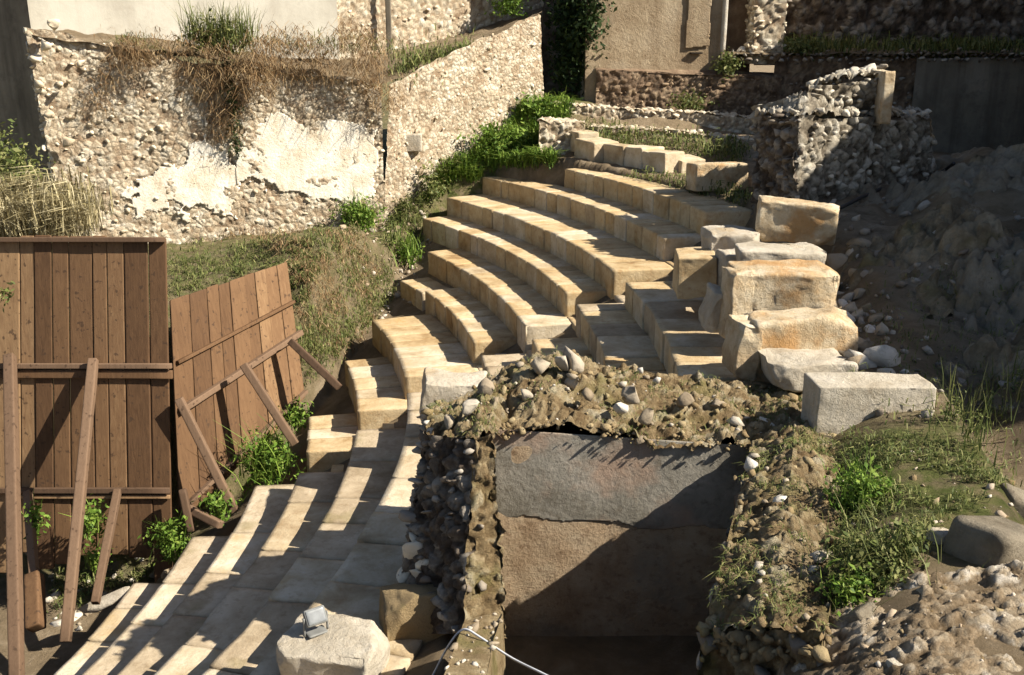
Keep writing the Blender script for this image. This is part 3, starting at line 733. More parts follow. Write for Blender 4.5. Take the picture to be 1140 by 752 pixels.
P, F = rbox((.17, .05, .025), .01, 4, .0); mk('wall_slot', P + [4.85, 27.27, 7.18], F, M['dark_shade_mortar'], bw)
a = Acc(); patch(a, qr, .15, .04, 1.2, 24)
ob = a.build('side_wall', M['dark_shade_mortar'], None, True); tag(ob, 'dark shaded wall deep in the recess between the rubble wall and the tan wall', 'wall')
# white jamb, dark opening and lit rubble pier
dj = thing('doorway', 'narrow dark doorway with a pale edge and a sunlit rubble jamb at the back', 'doorway', (6.1, 27.5, 7.0))
P, F = rbox((.04, .2, 2.6), .02, 8, .03, scale=2); mk('pale_edge', P + [5.58, 27.45, 9.6], F, M['plaster'], dj)
qd = [np.array([5.5, 28.2, 6.6]), np.array([6.5, 28.2, 6.6]), np.array([6.5, 28.2, 13]), np.array([5.5, 28.2, 13])]
a = Acc(); patch(a, qd, .15, .03, 2, 27); a.build('back_panel', M['brown_mortar'], dj)
qpier = [np.array([6.33, 27.3, 6.9]), np.array([7.15, 27.35, 6.9]), np.array([7.15, 27.35, 13]), np.array([6.33, 27.3, 13])]
qpl = [np.array([6.33, 28.2, 6.9]), np.array([6.33, 27.3, 6.9]), np.array([6.33, 27.3, 13]), np.array([6.33, 28.2, 13])]
qpr = [np.array([7.15, 27.35, 6.9]), np.array([7.15, 30.2, 6.9]), np.array([7.15, 30.2, 13]), np.array([7.15, 27.35, 13])]
a = Acc(); [patch(a, q, .05, .06, 2, 28, cell=.2, camp=.07) for q in (qpier, qpl, qpr)]; a.build('pier_core', M['lime_mortar'], dj)
lm = Lumps(); masonry(lm, qpier, .16, depth=.07, drop=.5); masonry(lm, qpl, .16, depth=.07, drop=.5); masonry(lm, qpr, .2, depth=.09, drop=.5)
[lm.add([6.05 + .16 * k, 27.4, 7.25 + .14 * (k % 2)], np.diag([.14, .12, .13]) @ rnd_rot().T) for k in range(3)]; lm.build('pier_stones', M['lime'], dj)
# terrace on the right and its retaining wall
tw = thing('terrace_wall', 'dark stained retaining wall under the grassy terrace at the back right', 'wall', (12, 27.1, 5))
qt1 = [np.array([6.9, 27.1, 4.2]), np.array([11.2, 27.2, 4.2]), np.array([11.2, 27.2, 7.05]), np.array([6.9, 27.1, 7.12])]
qt2 = [np.array([10.6, 27.05, 4.0]), np.array([22, 27.3, 4.0]), np.array([22, 27.3, 7.15]), np.array([10.6, 27.05, 7.05])]
a = Acc(); patch(a, qt1, .05, .05, 1.5, 33, ragtop=.06, cell=.18, camp=.07); a.build('rubble_core', M['brown_mortar'], tw)
a = Acc(); patch(a, qt2, .2, .03, 1, 34, ragtop=.06); a.build('rendered_face', M['dark_concrete'], tw, True)
lm = Lumps(); masonry(lm, qt1, .13, depth=.05, drop=.85)
qk = [np.array([5.6, 26.95, 6.95]), np.array([22, 27.05, 6.95]), np.array([22, 27.15, 7.25]), np.array([5.6, 27.05, 7.25])]
masonry(lm, qk, .13, depth=.12, proud=.06, drop=.1); lm.build('coping_stones', M['dark_rubble'], tw)
a = Acc(); slab(a, [(5.5, 26.95, 7.15), (22, 27.1, 7.2)], [(5.5, 28.5, 7.2), (22, 30.6, 7.5)], 16, .1, 5, 1.5)
structure(a.build('terrace_ground', M['earth'], None, True))
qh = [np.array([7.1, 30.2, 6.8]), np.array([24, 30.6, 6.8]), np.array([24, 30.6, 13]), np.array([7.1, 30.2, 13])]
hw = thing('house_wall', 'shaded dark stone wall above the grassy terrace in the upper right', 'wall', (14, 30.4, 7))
a = Acc(); patch(a, [qh[0], qh[0] * .3 + qh[1] * .7, qh[3] * .3 + qh[2] * .7, qh[3]], .06, .08, 1.5, 38, cell=.28, camp=.12); a.build('rubble_core', M['dark_shade_mortar'], hw)
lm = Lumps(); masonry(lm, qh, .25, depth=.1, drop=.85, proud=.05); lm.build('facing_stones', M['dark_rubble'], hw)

# ================================================================= foundation courses behind the seats
def course(label, pts, hgt, thick, stone_h):
    """low broken foundation wall along a polyline of ground points"""
    pts = np.asarray(pts, float); t = thing('foundation_wall', label, 'low wall', pts.mean(0), 'low foundation walls behind the seats')
    pts = pts + [0, 0, .22]; a = Acc(); lm = Lumps()
    for p0, p1 in zip(pts[:-1], pts[1:]):
        up = np.array([0, 0, hgt]); dn = np.array([0, 0, -.4]); bk = np.array([.1, thick, 0])
        q = [p0 + dn, p1 + dn, p1 + up, p0 + up]; patch(a, q, .035, .06, 2.4, 41, ragtop=.08, cell=.16, camp=.08)
        slab(a, [p0 + up, p1 + up], [p0 + up + bk, p1 + up + bk], int(thick / .04), .08, 42, step=.05, cell=.17, camp=.09); masonry(lm, q, stone_h, depth=.08, proud=.04, drop=.7)
        tq = [p0 + up, p1 + up, p1 + up + bk, p0 + up + bk]; masonry(lm, tq, stone_h * 1.2, depth=.06, proud=.02, drop=.75)
        q2 = [p0 + bk + dn, p0 + dn, p0 + up, p0 + up + bk]; patch(a, q2, .08, .04)
    a.build('rubble_core', M['lime_mortar'], t); lm.build('facing_stones', M['lime'], t)
course('low lit rubble foundation directly under the tan back wall', [Wy(612, 140, 25.6), Wy(690, 146, 25.8), Wy(760, 150, 25.6), Wy(850, 158, 25.2)], .32, .7, .14)
course('low lit rubble foundation just behind the row of cut blocks', [Wy(600, 172, 23.6), Wy(650, 176, 23.8)], .55, 1.0, .15)
course('ragged rubble foundation ending against the dark ruined wall', [Wy(655, 166, 24.4), Wy(740, 170, 24.2), Wy(838, 182, 23.2)], .3, .6, .13)
# cut blocks standing loose
for k, (px, py, yy, hx, hy, hz, rz, lab) in enumerate([
        (664, 171, 22.6, .34, .4, .3, .5, 'squared lit limestone block, the first on the left of the loose row'),
        (690, 175, 22.0, .2, .36, .27, .55, 'small upright limestone block, second from the left in the loose row'),
        (714, 178, 21.6, .3, .42, .28, .5, 'limestone block with dark left side, middle of the loose row'),
        (738, 183, 20.9, .26, .4, .27, .5, 'bright square fronted limestone block in the loose row'),
        (762, 187, 20.9, .3, .34, .22, .4, 'low flat limestone block right of the bright square one'),
        (650, 158, 23.6, .26, .3, .24, .3, 'pale block on the rubble behind the loose row'),
        (798, 197, 18.4, .5, .3, .25, .15, 'orange faced block lying shaded against the dark ruined wall')]):
    P, F = rbox((hx, hy, hz), .03, 14, .018, 4, k, chips=.06); m = rotm(rz, (0, 0, 1)) @ rotm(random.gauss(0, .05), (1, 0, 0))
    ob = mk('cut_block', P @ m.T, F, M['rock'] if k == 6 else M['seat_pale']); ob.location = tuple(Wy(px, py, yy) + [0, 0, 0]); tag(ob, lab, 'stone block', 'loose cut blocks')

# ================================================================= ruined dark wall right of the top rows
rw = thing('ruined_wall', 'dark broken rubble wall with a sunlit stepped top beside the highest seat row', 'wall', (5.5, 16.4, 4.9))
a = Acc(); lm = Lumps()
fa, fb, fc = Wy(888, 240, 15.4), Wy(1045, 212, 17.2), Wy(838, 232, 16.6)
ta, tb, tc = Wy(890, 128, 15.7), Wy(1036, 131, 17.3), Wy(842, 128, 16.9)
dn = np.array([0, 0, -.3])
qA = [fa + dn, fb + dn, tb, ta]; qB = [fc + dn, fa + dn, ta, tc]
ua, ub = Wy(884, 128, 16.3), Wy(985, 128, 16.7); va, vb = Wy(900, 100, 16.3), Wy(986, 84, 16.7); vm = Wy(936, 84, 16.5)
qU = [ua + dn, ub + dn, vb, va]
bk = np.array([.3, 1.0, 0])
dk = Acc(); patch(dk, qB, .03, .11, 1.8, 52, ragtop=.1, cell=.17, camp=.13); dk.build('shade_toned_end', M['dark_shade_mortar'], rw)  # shade of this end put into the colour, darker than the other faces
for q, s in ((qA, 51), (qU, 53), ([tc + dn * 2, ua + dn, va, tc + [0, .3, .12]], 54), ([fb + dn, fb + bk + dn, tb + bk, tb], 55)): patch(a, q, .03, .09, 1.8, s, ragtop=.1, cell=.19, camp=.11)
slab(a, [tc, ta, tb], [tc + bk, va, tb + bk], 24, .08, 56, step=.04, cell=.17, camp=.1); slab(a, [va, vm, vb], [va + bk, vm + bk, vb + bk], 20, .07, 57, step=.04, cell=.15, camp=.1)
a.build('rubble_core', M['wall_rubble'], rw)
masonry(lm, qA, .15, depth=.08, proud=.05, drop=.7); dl = Lumps(); masonry(dl, qB, .13, depth=.1, proud=.08, drop=.65); dl.build('end_stones', M['dark_rubble'], rw)['kind'] = 'stuff'; masonry(lm, qU, .1, depth=.07, proud=.04, drop=.65)  # end stones use darker rubble too, carrying the shade of that end
for _ in range(160):
    t = random.random(); s_ = random.random(); e0 = (tc * (1 - t * 2) + ta * t * 2) if t < .5 else (ta * (2 - t * 2) + tb * (t * 2 - 1))
    scatter(lm, [e0 + bk * s_ + [0, 0, .03]], .03, .12)
for _ in range(70):
    t = random.random(); scatter(lm, [va * (1 - t) + vb * t + bk * random.random() + [0, 0, .03 + .08 * (t > .4)]], .03, .11)
lm.build('rubble_stones', M['wall_stone'], rw)
P, F = rbox((.09, .3, .42), .02, 8, .02, chips=.03); mk('orange_jamb', P + Wy(981, 108, 16.65), F, M['rock'], rw)

# ================================================================= rock stack
def boulder(name, px0, px1, py0, py1, yy, depth, mat, lab, tilt=(0, 0, 0), seed=0, chips=.1, r=.06, amp=.05, group='big blocks piled beside the seats', cat='stone block'):
    c = Wy((px0 + px1) / 2, (py0 + py1) / 2, yy); e = Wy(px1, (py0 + py1) / 2, yy)[0] - Wy(px0, (py0 + py1) / 2, yy)[0]
    hgt = Wy(px0, py0, yy)[2] - Wy(px0, py1, yy)[2]
    hz = max(.08, (hgt - depth * .14) / 2)
    P, F = rbox((e / 2, depth / 2, hz), r * .5, 22, amp * .8, 5, seed, chips=chips * 1.2)
    P = P + amp * 1.2 * np.stack([fbm(P + seed, 1.3, 2, seed + k) for k in range(3)], 1)
    for j in range(int(amp > .03) * 9):   # broken corners and flat fractures
        d = rng.normal(size=3); d /= np.linalg.norm(d); o_ = np.abs(d * [e / 2, depth / 2, hz]).sum() * random.uniform(.74, .92)
        P = P - np.clip(P @ d - o_ + .02 * fbm(P, 7, 2, j), 0, None)[:, None] * d * .95
    ob = mk(name, P, F, mat); ob.location = tuple(c + [0, depth / 2, -.02]); ob.rotation_euler = tilt
    return tag(ob, lab, cat, group)
boulder('stone_block', 848, 935, 222, 276, 13.2, .55, M['rock'], 'topmost big orange stained block of the pile beside the seats', (0, .05, -.25), 61, .16)
boulder('stone_block', 790, 850, 255, 300, 13.0, .7, M['rock_pale'], 'pale squared block at the upper left of the pile beside the topmost row end', (0, 0, -.1), 62, .08)
boulder('stone_block', 822, 925, 276, 316, 11.8, .6, M['rock_pale'], 'pale flat block under the topmost big block of the pile', (.02, .02, .1), 63, .1)
boulder('stone_block', 822, 940, 298, 352, 10.9, .7, M['rock'], 'broad rough block with rounded top in the middle of the pile', (.05, -.03, -.05), 64, .14)
boulder('stone_block', 838, 957, 350, 424, 9.9, .6, M['rock'], 'big cracked block with a jutting broken right side, low in the pile', (0, -.08, .1), 65, .2)
boulder('stone_block', 858, 956, 400, 440, 9.3, .7, M['rock_pale'], 'low pale slab under the cracked block at the foot of the pile', (0, .04, .12), 66, .08)
boulder('stone_block', 907, 1040, 426, 492, 8.3, .42, M['rock_pale'], 'large smooth squared block lying on the grass right of the ruined niche', (0, .01, .02), 67, .03, r=.025, amp=.015)
boulder('stone_block', 756, 800, 282, 335, 12.6, .7, M['seat'], 'dark fronted upright block left of the pile next to the stairway', (0, 0, -.1), 68, .05, r=.03, amp=.025)
boulder('stone_block', 806, 842, 283, 325, 12.3, .5, M['rock_pale'], 'narrow pale block wedged between the pile and the upright block', (0, 0, .2), 69, .08)
boulder('stone_block', 790, 815, 322, 372, 11.2, .4, M['rock_pale'], 'small tilted grey block left of the middle of the pile', (.1, .2, .2), 70, .1)
boulder('stone_block', 818, 846, 358, 425, 9.8, .5, M['rock'], 'tall narrow block standing left of the cracked block', (0, .08, .1), 71, .08)
boulder('stone_block', 810, 838, 300, 380, 10.9, .5, M['rock'], 'upright shaded block between the narrow seat rows and the broad rough block', (0, .03, .1), 72, .08)
boulder('stone_block', 468, 538, 424, 478, 12.0, .6, M['rock_pale'], 'worn grey block lying behind the left end of the ruined niche', (0, .02, -.05), 73, .06, r=.04)
# fill of small stones under and right of the pile
lm = Lumps()
for _ in range(240):
    y = random.uniform(8.6, 15); x = np.interp(y, [8.5, 10, 13, 15], [3.0, 3.3, 3.9, 4.3]) + random.gauss(.15, .35)
    scatter(lm, [(x, y, on_ground(x, y))], .03, .2)
structure(lm.build('rubble_fill', M['ruin_rubble']), 'stuff', 'small loose rubble along the foot of the block pile', 'rubble')

# loose rubble between the wall foot and the seat ends
lm = Lumps()
for _ in range(260):
    t_ = random.random(); c_ = np.array([-2.0, 23.2]) * (1 - t_) + np.array([-2.9, 19.6]) * t_ + rng.normal(size=2) * [.28, .3]
    scatter(lm, [(c_[0], c_[1], on_ground(*c_))], .015, .12, 3.2)
structure(lm.build('rubble_fill', M['gravel']), 'stuff', 'loose limestone rubble between the wall foot and the seat ends', 'rubble')

# rock outcrops of the shaded slope
def outcrop(lab, cx, cy, rx, ry, hgt, seed, mat='rock_dark'):
    n_ = 90; u, v = np.meshgrid(np.linspace(-1, 1, n_), np.linspace(-1, 1, n_)); u = u.ravel(); v = v.ravel()
    x = cx + u * rx; y = cy + v * ry; P = np.stack([x, y, 0 * x], 1)
    r = np.hypot(u, v) + .35 * fbm(P, 1.1, 4, seed)
    z = terrain_h(x, y) - .12 + hgt * np.clip(1 - r * r, -.2, 1) * (.75 + .5 * fbm(P, .9, 3, seed + 1))
    h1, c1, e1 = chunks(P, .55, seed); h2, c2, e2 = chunks(P, .17, seed + 1)
    z = z + .22 * h1 + .13 * h2 + .09 * fbm(P, 5, 5, seed + 2) - .12
    F = grid_faces(n_, n_)
    o = mk('rock_outcrop', P + np.stack([0 * z, 0 * z, z], 1), F, M[mat]); tag(o, lab, 'rock outcrop', 'rock outcrops of the slope')
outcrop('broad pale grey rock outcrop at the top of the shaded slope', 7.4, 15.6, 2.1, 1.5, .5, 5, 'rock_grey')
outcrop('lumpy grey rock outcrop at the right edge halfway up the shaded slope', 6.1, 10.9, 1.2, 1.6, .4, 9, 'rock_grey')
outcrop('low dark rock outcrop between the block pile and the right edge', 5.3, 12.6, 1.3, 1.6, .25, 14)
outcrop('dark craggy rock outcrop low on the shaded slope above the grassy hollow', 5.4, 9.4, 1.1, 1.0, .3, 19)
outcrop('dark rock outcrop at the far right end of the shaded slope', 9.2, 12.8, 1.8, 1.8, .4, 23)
def Gs(n, poly):
    """n random ground points within an outline given as photograph coordinates (world points come back)"""
    poly = np.asarray(poly, float); lo, hi = poly.min(0), poly.max(0); pts = []
    while len(pts) < n:
        p = rng.uniform(lo, hi, (n * 2, 2)); p = p[inside(p[:, 0], p[:, 1], poly)]; pts += list(p)
    P = np.array(pts[:n]); u = (P[:, 0] - 570) / FPX; v = (P[:, 1] - 376) / FPX
    d = np.stack([u, _c - v * _s, -_s - v * _c], 1); t = np.linspace(3, 40, 260)
    X = d[:, None, :] * t[None, :, None] + [0, 0, CAMH]
    H = terrain_h(X[..., 0].ravel(), X[..., 1].ravel()).reshape(n, -1)
    hit = X[..., 2] < H; k = np.where(hit.any(1), hit.argmax(1), 200)
    r = X[np.arange(n), k]; r[:, 2] = terrain_h(r[:, 0], r[:, 1]); return r

# ================================================================= ruined niche in the foreground
rn = thing('ruined_niche', 'big broken rubble niche in the foreground with grey plaster on its back wall', 'ruin', (1, 8, 2))
core = Acc(); face = Lumps(); top = Lumps()
z0 = np.array([0, 0, 0])
def at(p, z): return np.array([p[0], p[1], z])
I_, H_ = (-.24, 8.45), (2.2, 8.45)
jBL, jBR, jTR, jTL = Wy(514, 706, 7.35), Wy(562, 706, 7.55), Wy(548, 484, 8.1), Wy(530, 490, 8.1)
lB, lT = Wy(440, 706, 8.0), Wy(474, 484, 8.6)
back_top = [lT + [-.02, .7, 0], Wy(515, 446, 9.6), Wy(545, 420, 9.7), Wy(580, 403, 9.7), Wy(620, 396, 9.7), Wy(645, 398, 9.7), Wy(680, 410, 9.7), Wy(710, 412, 9.7), Wy(740, 418, 9.7), Wy(770, 420, 9.7), Wy(800, 425, 9.7), Wy(830, 428, 9.7), Wy(880, 434, 9.7), Wy(925, 455, 9.5)]
front_top = [lT, jTL, Wy(552, 484, 8.42), Wy(585, 476, 8.42), Wy(640, 474, 8.42), Wy(675, 479, 8.42), Wy(700, 485, 8.41), Wy(725, 492, 8.4), Wy(755, 490, 8.41), Wy(785, 496, 8.4), Wy(812, 490, 8.41), Wy(836, 498, 8.41), Wy(880, 480, 8.5), Wy(930, 475, 8.6)]
mid_top = [(np.array(a_) * .5 + np.array(b_) * .5) + [0, 0, .1] for a_, b_ in zip(back_top, front_top)]
tp = [slab(core, front_top, mid_top, 34, .11, 61, 3.5, .018, cell=.17, camp=.075), slab(core, mid_top, back_top, 34, .11, 61, 3.5, .018, cell=.17, camp=.075)]
rear = [p + [0, .12, -1.8] for p in back_top]; slab(core, back_top, rear, 8, .05, 62)
qL = [lB, jBL, jTL, lT]; qLb = [lB + [.1, 1.3, 0], lB, lT, lT + [-.04, .8, 0]]; qJ = [jBL, jBR, jTR, jTL]
qJi = [jBR, at(I_, 1.5), at(I_, 4.05), jTR]
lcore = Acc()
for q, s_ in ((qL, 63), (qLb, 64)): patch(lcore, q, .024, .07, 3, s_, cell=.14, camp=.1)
lcore.build('shade_toned_core', M['dark_shade_mortar'], rn)  # deep shade of the left side painted in with a darker core colour
for q, s_ in ((qJ, 65), (qJi, 66)): patch(core, q, .024, .07, 3, s_, cell=.14, camp=.08)
arm_in = [Wy(836, 496, 8.43), Wy(818, 570, 7.0), Wy(800, 640, 6.1), Wy(780, 712, 5.75)]
arm_out = [Wy(930, 475, 8.6), Wy(938, 560, 6.9), Wy(932, 640, 6.0), Wy(915, 716, 5.0)]
arm_mid = [(a_ + b_) / 2 + [0, 0, .13] for a_, b_ in zip(arm_in, arm_out)]
tp += [slab(core, arm_in, arm_mid, 26, .08, 67, 3.5, .018, cell=.13, camp=.055), slab(core, arm_mid, arm_out, 26, .08, 67, 3.5, .018, cell=.13, camp=.055)]
slab(core, [p * [1, 1, 0] + [0, 0, 1.5] for p in arm_in], arm_in, 60, .03, 68, 3, .04)
slab(core, arm_out, [p * [1, 1, 0] + [.15, 0, 3.0] for p in arm_out], 14, .05, 69)
qE = [at(arm_in[-1], 1.5), at(arm_out[-1], 2.0), arm_out[-1] + [0, .03, .06], arm_in[-1] + [0, .03, .06]]; patch(core, qE, .03, .06, 3, 70, cell=.14, camp=.08)
for v_ in core.v: v_ += (.028 * fbm(v_, 11, 4, 88))[:, None] * [.3, .3, 1]
core.build('earth_core', M['ruin_earth'], rn)
masonry(face, qL, .1, depth=.08, proud=.04, drop=.84); masonry(face, qLb, .12, depth=.1, proud=.04, drop=.75)
qAi = [at(arm_in[0], 1.6), at(arm_in[-1], 1.6), arm_in[-1], arm_in[0]]
masonry(face, qAi, .2, depth=.05, proud=.0, drop=.5); masonry(face, qE, .18, depth=.1, drop=.4)
masonry(face, qJ, .1, depth=.05, proud=.0, drop=.9)
face.build('facing_stones', M['dark_rubble'], rn)
clod = Lumps()
for t_, n_ in zip(tp, (170, 120, 36, 36)):
    k = rng.integers(0, len(t_), n_); scatter(clod, t_[k] + rng.normal(size=(n_, 3)) * .02, .012, .075, 2.6, .5)
    k = rng.integers(0, len(t_), n_ * 2 // 3); scatter(top, t_[k] + rng.normal(size=(len(k), 3)) * .02, .008, .06, 3.5, .4)
for _ in range(170):   # crumbling edge over the plaster
    k = random.uniform(2, len(front_top) - 2.01); i_ = int(k); e_ = front_top[i_] * (1 - k + i_) + front_top[i_ + 1] * (k - i_)
    scatter(clod, [e_ + [0, random.uniform(-.05, .08), random.gauss(-.01, .03)]], .006, .04, 2.5, .5)
for _ in range(60):
    k = random.random(); e_ = arm_in[-1] * (1 - k) + arm_out[-1] * k
    scatter(clod, [e_ + [random.gauss(0, .02), random.gauss(0, .04), random.gauss(-.02, .05)]], .02, .08, 2.0, .5)
clod.build('earth_clods', M['clod'], rn)
for px, py, yy, s_ in ((655, 440, 8.7, .1), (638, 425, 9.0, .13), (690, 452, 8.6, .12), (585, 440, 8.8, .1), (720, 462, 8.6, .11), (818, 470, 8.6, .1), (862, 478, 8.6, .1), (858, 492, 8.5, .09), (600, 408, 9.2, .16), (640, 404, 9.2, .16), (625, 402, 9.2, .12),
                       (912, 622, 6.1, .1), (905, 640, 6.0, .07), (838, 520, 7.8, .1), (700, 440, 8.8, .14), (545, 432, 9.0, .14), (760, 448, 8.8, .12), (800, 450, 8.9, .13), (520, 452, 8.6, .13), (500, 470, 8.6, .14)):
    top.add(Wy(px, py, yy), np.diag([s_ * .85, s_ * .65, s_ * .75]) @ rnd_rot().T)
top.build('top_rubble', M['ruin_rubble'], rn)
for ch in rn.children:
    if ch.name.split('.')[0] in ('top_rubble', 'earth_clods', 'facing_stones'): ch['kind'] = 'stuff'
qB = [at(I_, 1.5), at(H_, 1.5), at(H_, 3.95), at(I_, 4.12)]
a = Acc(); patch(a, qB, .03, .022, 2, 71); a.build('back_wall', M['pink_plaster'], rn, True)
ragged('plaster_panel', qB, [(.005, .66), (.3, .675), (.6, .645), (1.02, .66), (1.02, 1.1), (.005, 1.1)], M['grey_plaster'], rn, step=.013, rag=.03, off=.004, thick=.008, amp=.012, seed=73)
# low broken remains of the left arm
la = thing('broken_wall_stub', 'low broken earth and stone wall stub with a pale cable draped over it', 'low wall', (-.3, 6.8, 2))
a = Acc(); p0 = [Wy(518, 690, 7.0), Wy(508, 715, 6.5), Wy(492, 760, 5.7), Wy(472, 800, 5.2)]; p1 = [Wy(560, 684, 7.1), Wy(550, 710, 6.6), Wy(540, 760, 5.8), Wy(525, 800, 5.3)]
t_ = slab(a, p0, p1, 10, .07, 75, 3, .05); slab(a, [p * [1, 1, 0] + [-.1, 0, 1.2] for p in p0], p0, 14, .06, 76, 3); slab(a, p1, [p * [1, 1, 0] + [.08, 0, 1.2] for p in p1], 14, .06, 77, 3)
a.build('earth_core', M['ruin_earth'], la); lm = Lumps(); k = rng.integers(0, len(t_), 45); scatter(lm, t_[k], .012, .055); lm.build('top_stones', M['ruin_rubble'], la)
boulder('stone_block', 422, 512, 664, 772, 7.7, .5, M['clod'], 'dark shaded block with one sunlit corner beside the stub in front of the niche', (0, .03, .25), 81, .1, group=None)
boulder('stone_block', 310, 424, 722, 790, 7.0, .55, M['rock_pale'], 'rough pale block carrying the floodlight at the bottom of the seats', (0, -.02, -.2), 82, .12, amp=.05, group=None)
for px, py, yy, s_ in ((460, 615, 8.2, .13), (470, 640, 8.1, .12), (450, 642, 8.2, .1), (465, 600, 8.3, .1), (449, 656, 8.1, .05), (475, 625, 8.1, .1)):
    lm = Lumps(); lm.add((0, 0, 0), np.diag([s_, s_, s_ * .8]) @ rnd_rot().T); ob = lm.build('fallen_stone', M['lime']); ob.location = tuple(Wy(px, py, yy))
    tag(ob, 'sunlit fallen stone in the little heap against the dark left side of the niche', 'stone', 'fallen stones beside the niche')

# ================================================================= floodlight
blk = [o for o in bpy.data.objects if o.get('label', '').startswith('rough pale block carrying')][0]
bpy.context.view_layer.update(); bv = np.array([(blk.matrix_world @ v.co)[:] for v in blk.data.vertices]); spot_ = Wy(352, 704, 7.3)
near_ = bv[np.argsort(np.hypot(bv[:, 0] - spot_[0], bv[:, 1] - spot_[1]))[:45]]
base = np.array([spot_[0], spot_[1], near_[:, 2].max() - .005])
fl = thing('floodlight', 'small grey floodlight fixed on the rough pale block beside the seats', 'floodlight', base)
def part_box(name, half, loc, rot, mat, r=.01, n=6):
    P, F = rbox(half, r, n, 0); m = np.eye(3)
    for a_, ax in rot: m = rotm(a_, ax) @ m
    return mk(name, (P @ m.T + np.array(loc)) * .85 + base, F, mat, fl)
tl = [(R(-35), (1, 0, 0)), (R(35), (0, 0, 1))]
tm = rotm(R(35), (0, 0, 1)) @ rotm(R(-35), (1, 0, 0))
part_box('base_plate', (.1, .07, .012), (0, 0, .0), [(R(35), (0, 0, 1))], M['lamp_metal'])
part_box('lamp_housing', (.11, .035, .085), (0, 0, .17), tl, M['lamp_metal'], .02)
part_box('lamp_glass', (.095, .006, .07), tuple(np.array([0, 0, .17]) + tm @ [0, -.036, 0]), tl, M['lamp_metal'] if False else M['lamp_glass'], .004)
for k in range(6): part_box('cooling_fin', (.006, .03, .07), tuple(np.array([0, 0, .17]) + tm @ [-.08 + k * .032, .05, 0]), tl, M['lamp_metal'], .004, 4)
for s_ in (-1, 1): part_box('bracket_arm', (.008, .015, .1), tuple(rotm(R(35), (0, 0, 1)) @ [s_ * .122, 0, .09]), [(R(35), (0, 0, 1))], M['lamp_metal'], .004, 4)
# cables
t = []; tube(t, smooth_pts([Wy(470, 775, 7.0), Wy(484, 748, 7.0), Wy(500, 718, 6.75), Wy(516, 701, 6.7), Wy(535, 710, 6.6), Wy(570, 733, 6.4), Wy(612, 754, 6.1), Wy(660, 780, 5.9)], 40), .009, 6)
tag(build_tubes('cable', t, M['cable_white']), 'thin pale cable draped over the wall stub at the bottom', 'cable')
t = []; tube(t, smooth_pts([G(928, 240) + [0, 0, .06], G(975, 218) + [0, 0, .08], G(1010, 207) + [0, 0, .05], G(1045, 198) + [0, 0, .08], Wy(1062, 182, 17.0)], 30), .03, 8)
tag(build_tubes('hose', t, M['cable_black']), 'black hose lying across the shaded slope below the dark ruined wall', 'hose')

# ================================================================= timber shuttering
def panel(label, TL, TR, BR, BL, nplank, rails, seed, rag=.15):
    TL, TR, BR, BL = map(np.asarray, (TL, TR, BR, BL)); q = [BL, BR, TR, TL]; n = qnormal(q)
    t = thing('shuttering_panel', label, 'timber panel', (BL + BR) / 2, 'timber shuttering panels')
    W_ = np.linalg.norm(BR - BL); u = 0.0; us = np.cumsum(np.r_[0, rng.uniform(.7, 1.35, nplank)]); us /= us[-1]
    for k in range(nplank):
        P, F = rbox((1, 1, 1), .02, 8, 0)
        g = .006 / W_; uu = us[k] + g + (us[k + 1] - us[k] - 2 * g) * (P[:, 0] + 1) / 2
        v0 = -random.uniform(0, rag) / 4; v1 = 1 + random.uniform(-.006, .006); vv = v0 + (v1 - v0) * (P[:, 2] + 1) / 2
        p = bilin(q, uu, vv) + n * (P[:, 1] * .016 + random.gauss(0, .006))[:, None]
        p = p + n * (.006 * fbm(p, 1.5, 2, seed + k))[:, None]
        mk('plank', p, F, M['plank'], t)
    for (ua, va, ub, vb, w_, h_, off, mat) in rails:
        a_, b_ = [bilin(q, np.array([x]), np.array([y]))[0] + n * off for x, y in ((ua, va), (ub, vb))]
        V, F = bar(a_, b_, h_, w_, up=n); mk('rail', V, F, M[mat], t)
    return q, n
yT, yB = 13.75, 13.05
f1 = panel('tall upright panel of wide brown boards at the left', Wy(-60, 264, yT), Wy(185, 264, yT), Wy(192, 612, yB), Wy(-60, 612, yB), 11,
      [(-.0, .992, 1.0, .992, .09, .07, .06, 'beam'), (0, .60, 1.02, .60, .07, .075, .07, 'beam'), (.0, .575, 1.02, .572, .05, .12, .045, 'plank'), (0, .2, 1.0, .2, .06, .08, .07, 'beam'), (.34, .178, 1.0, .178, .04, .05, .05, 'plank')], 5, .5)
f2 = panel('leaning tilted panel of narrow brown boards beside the tall one', Wy(189, 336, 13.9), Wy(319, 291, 16.2), Wy(339, 440, 15.7), Wy(200, 580, 13.3), 9,
      [(.02, .72, 1.0, .70, .08, .05, .04, 'plank'), (.02, .5, 1.02, .46, .1, .09, .07, 'beam'), (.05, .05, 1.0, .03, .1, .06, .05, 'beam')], 25, .3)
def prop(label, a_, b_, w_=.13, mat='beam'):
    V, F = bar(a_, b_, w_, w_, up=(0.1, -1, .2), rough=.01); o = mk('timber_prop', V - (np.asarray(b_)), F, M[mat]); o.location = tuple(map(float, b_)); return tag(o, label, 'timber prop', 'props leaning on the shuttering')
prop('thick prop post at the far left running off the bottom of the frame', Wy(11, 396, 13.38), Wz(19, 770, 0.0) , .15)
prop('long slanting prop in the middle of the tall panel', Wy(104, 400, 13.38), Wz(73, 715, 0.15), .13)
prop('short slanting prop under the lower rail of the tall panel, right side', Wy(131, 546, 13.1), Wz(106, 672, .35), .11)
prop('short prop under the lower rail beside the far left post', Wy(31, 548, 13.1), Wz(42, 690, .2), .11)
prop('prop at the left end of the leaning panel', Wy(199, 444, 13.3), Wz(262, 570, .95), .12)
prop('prop in the middle of the leaning panel', Wy(271, 406, 14.2), Wy(329, 495, 13.9), .12)
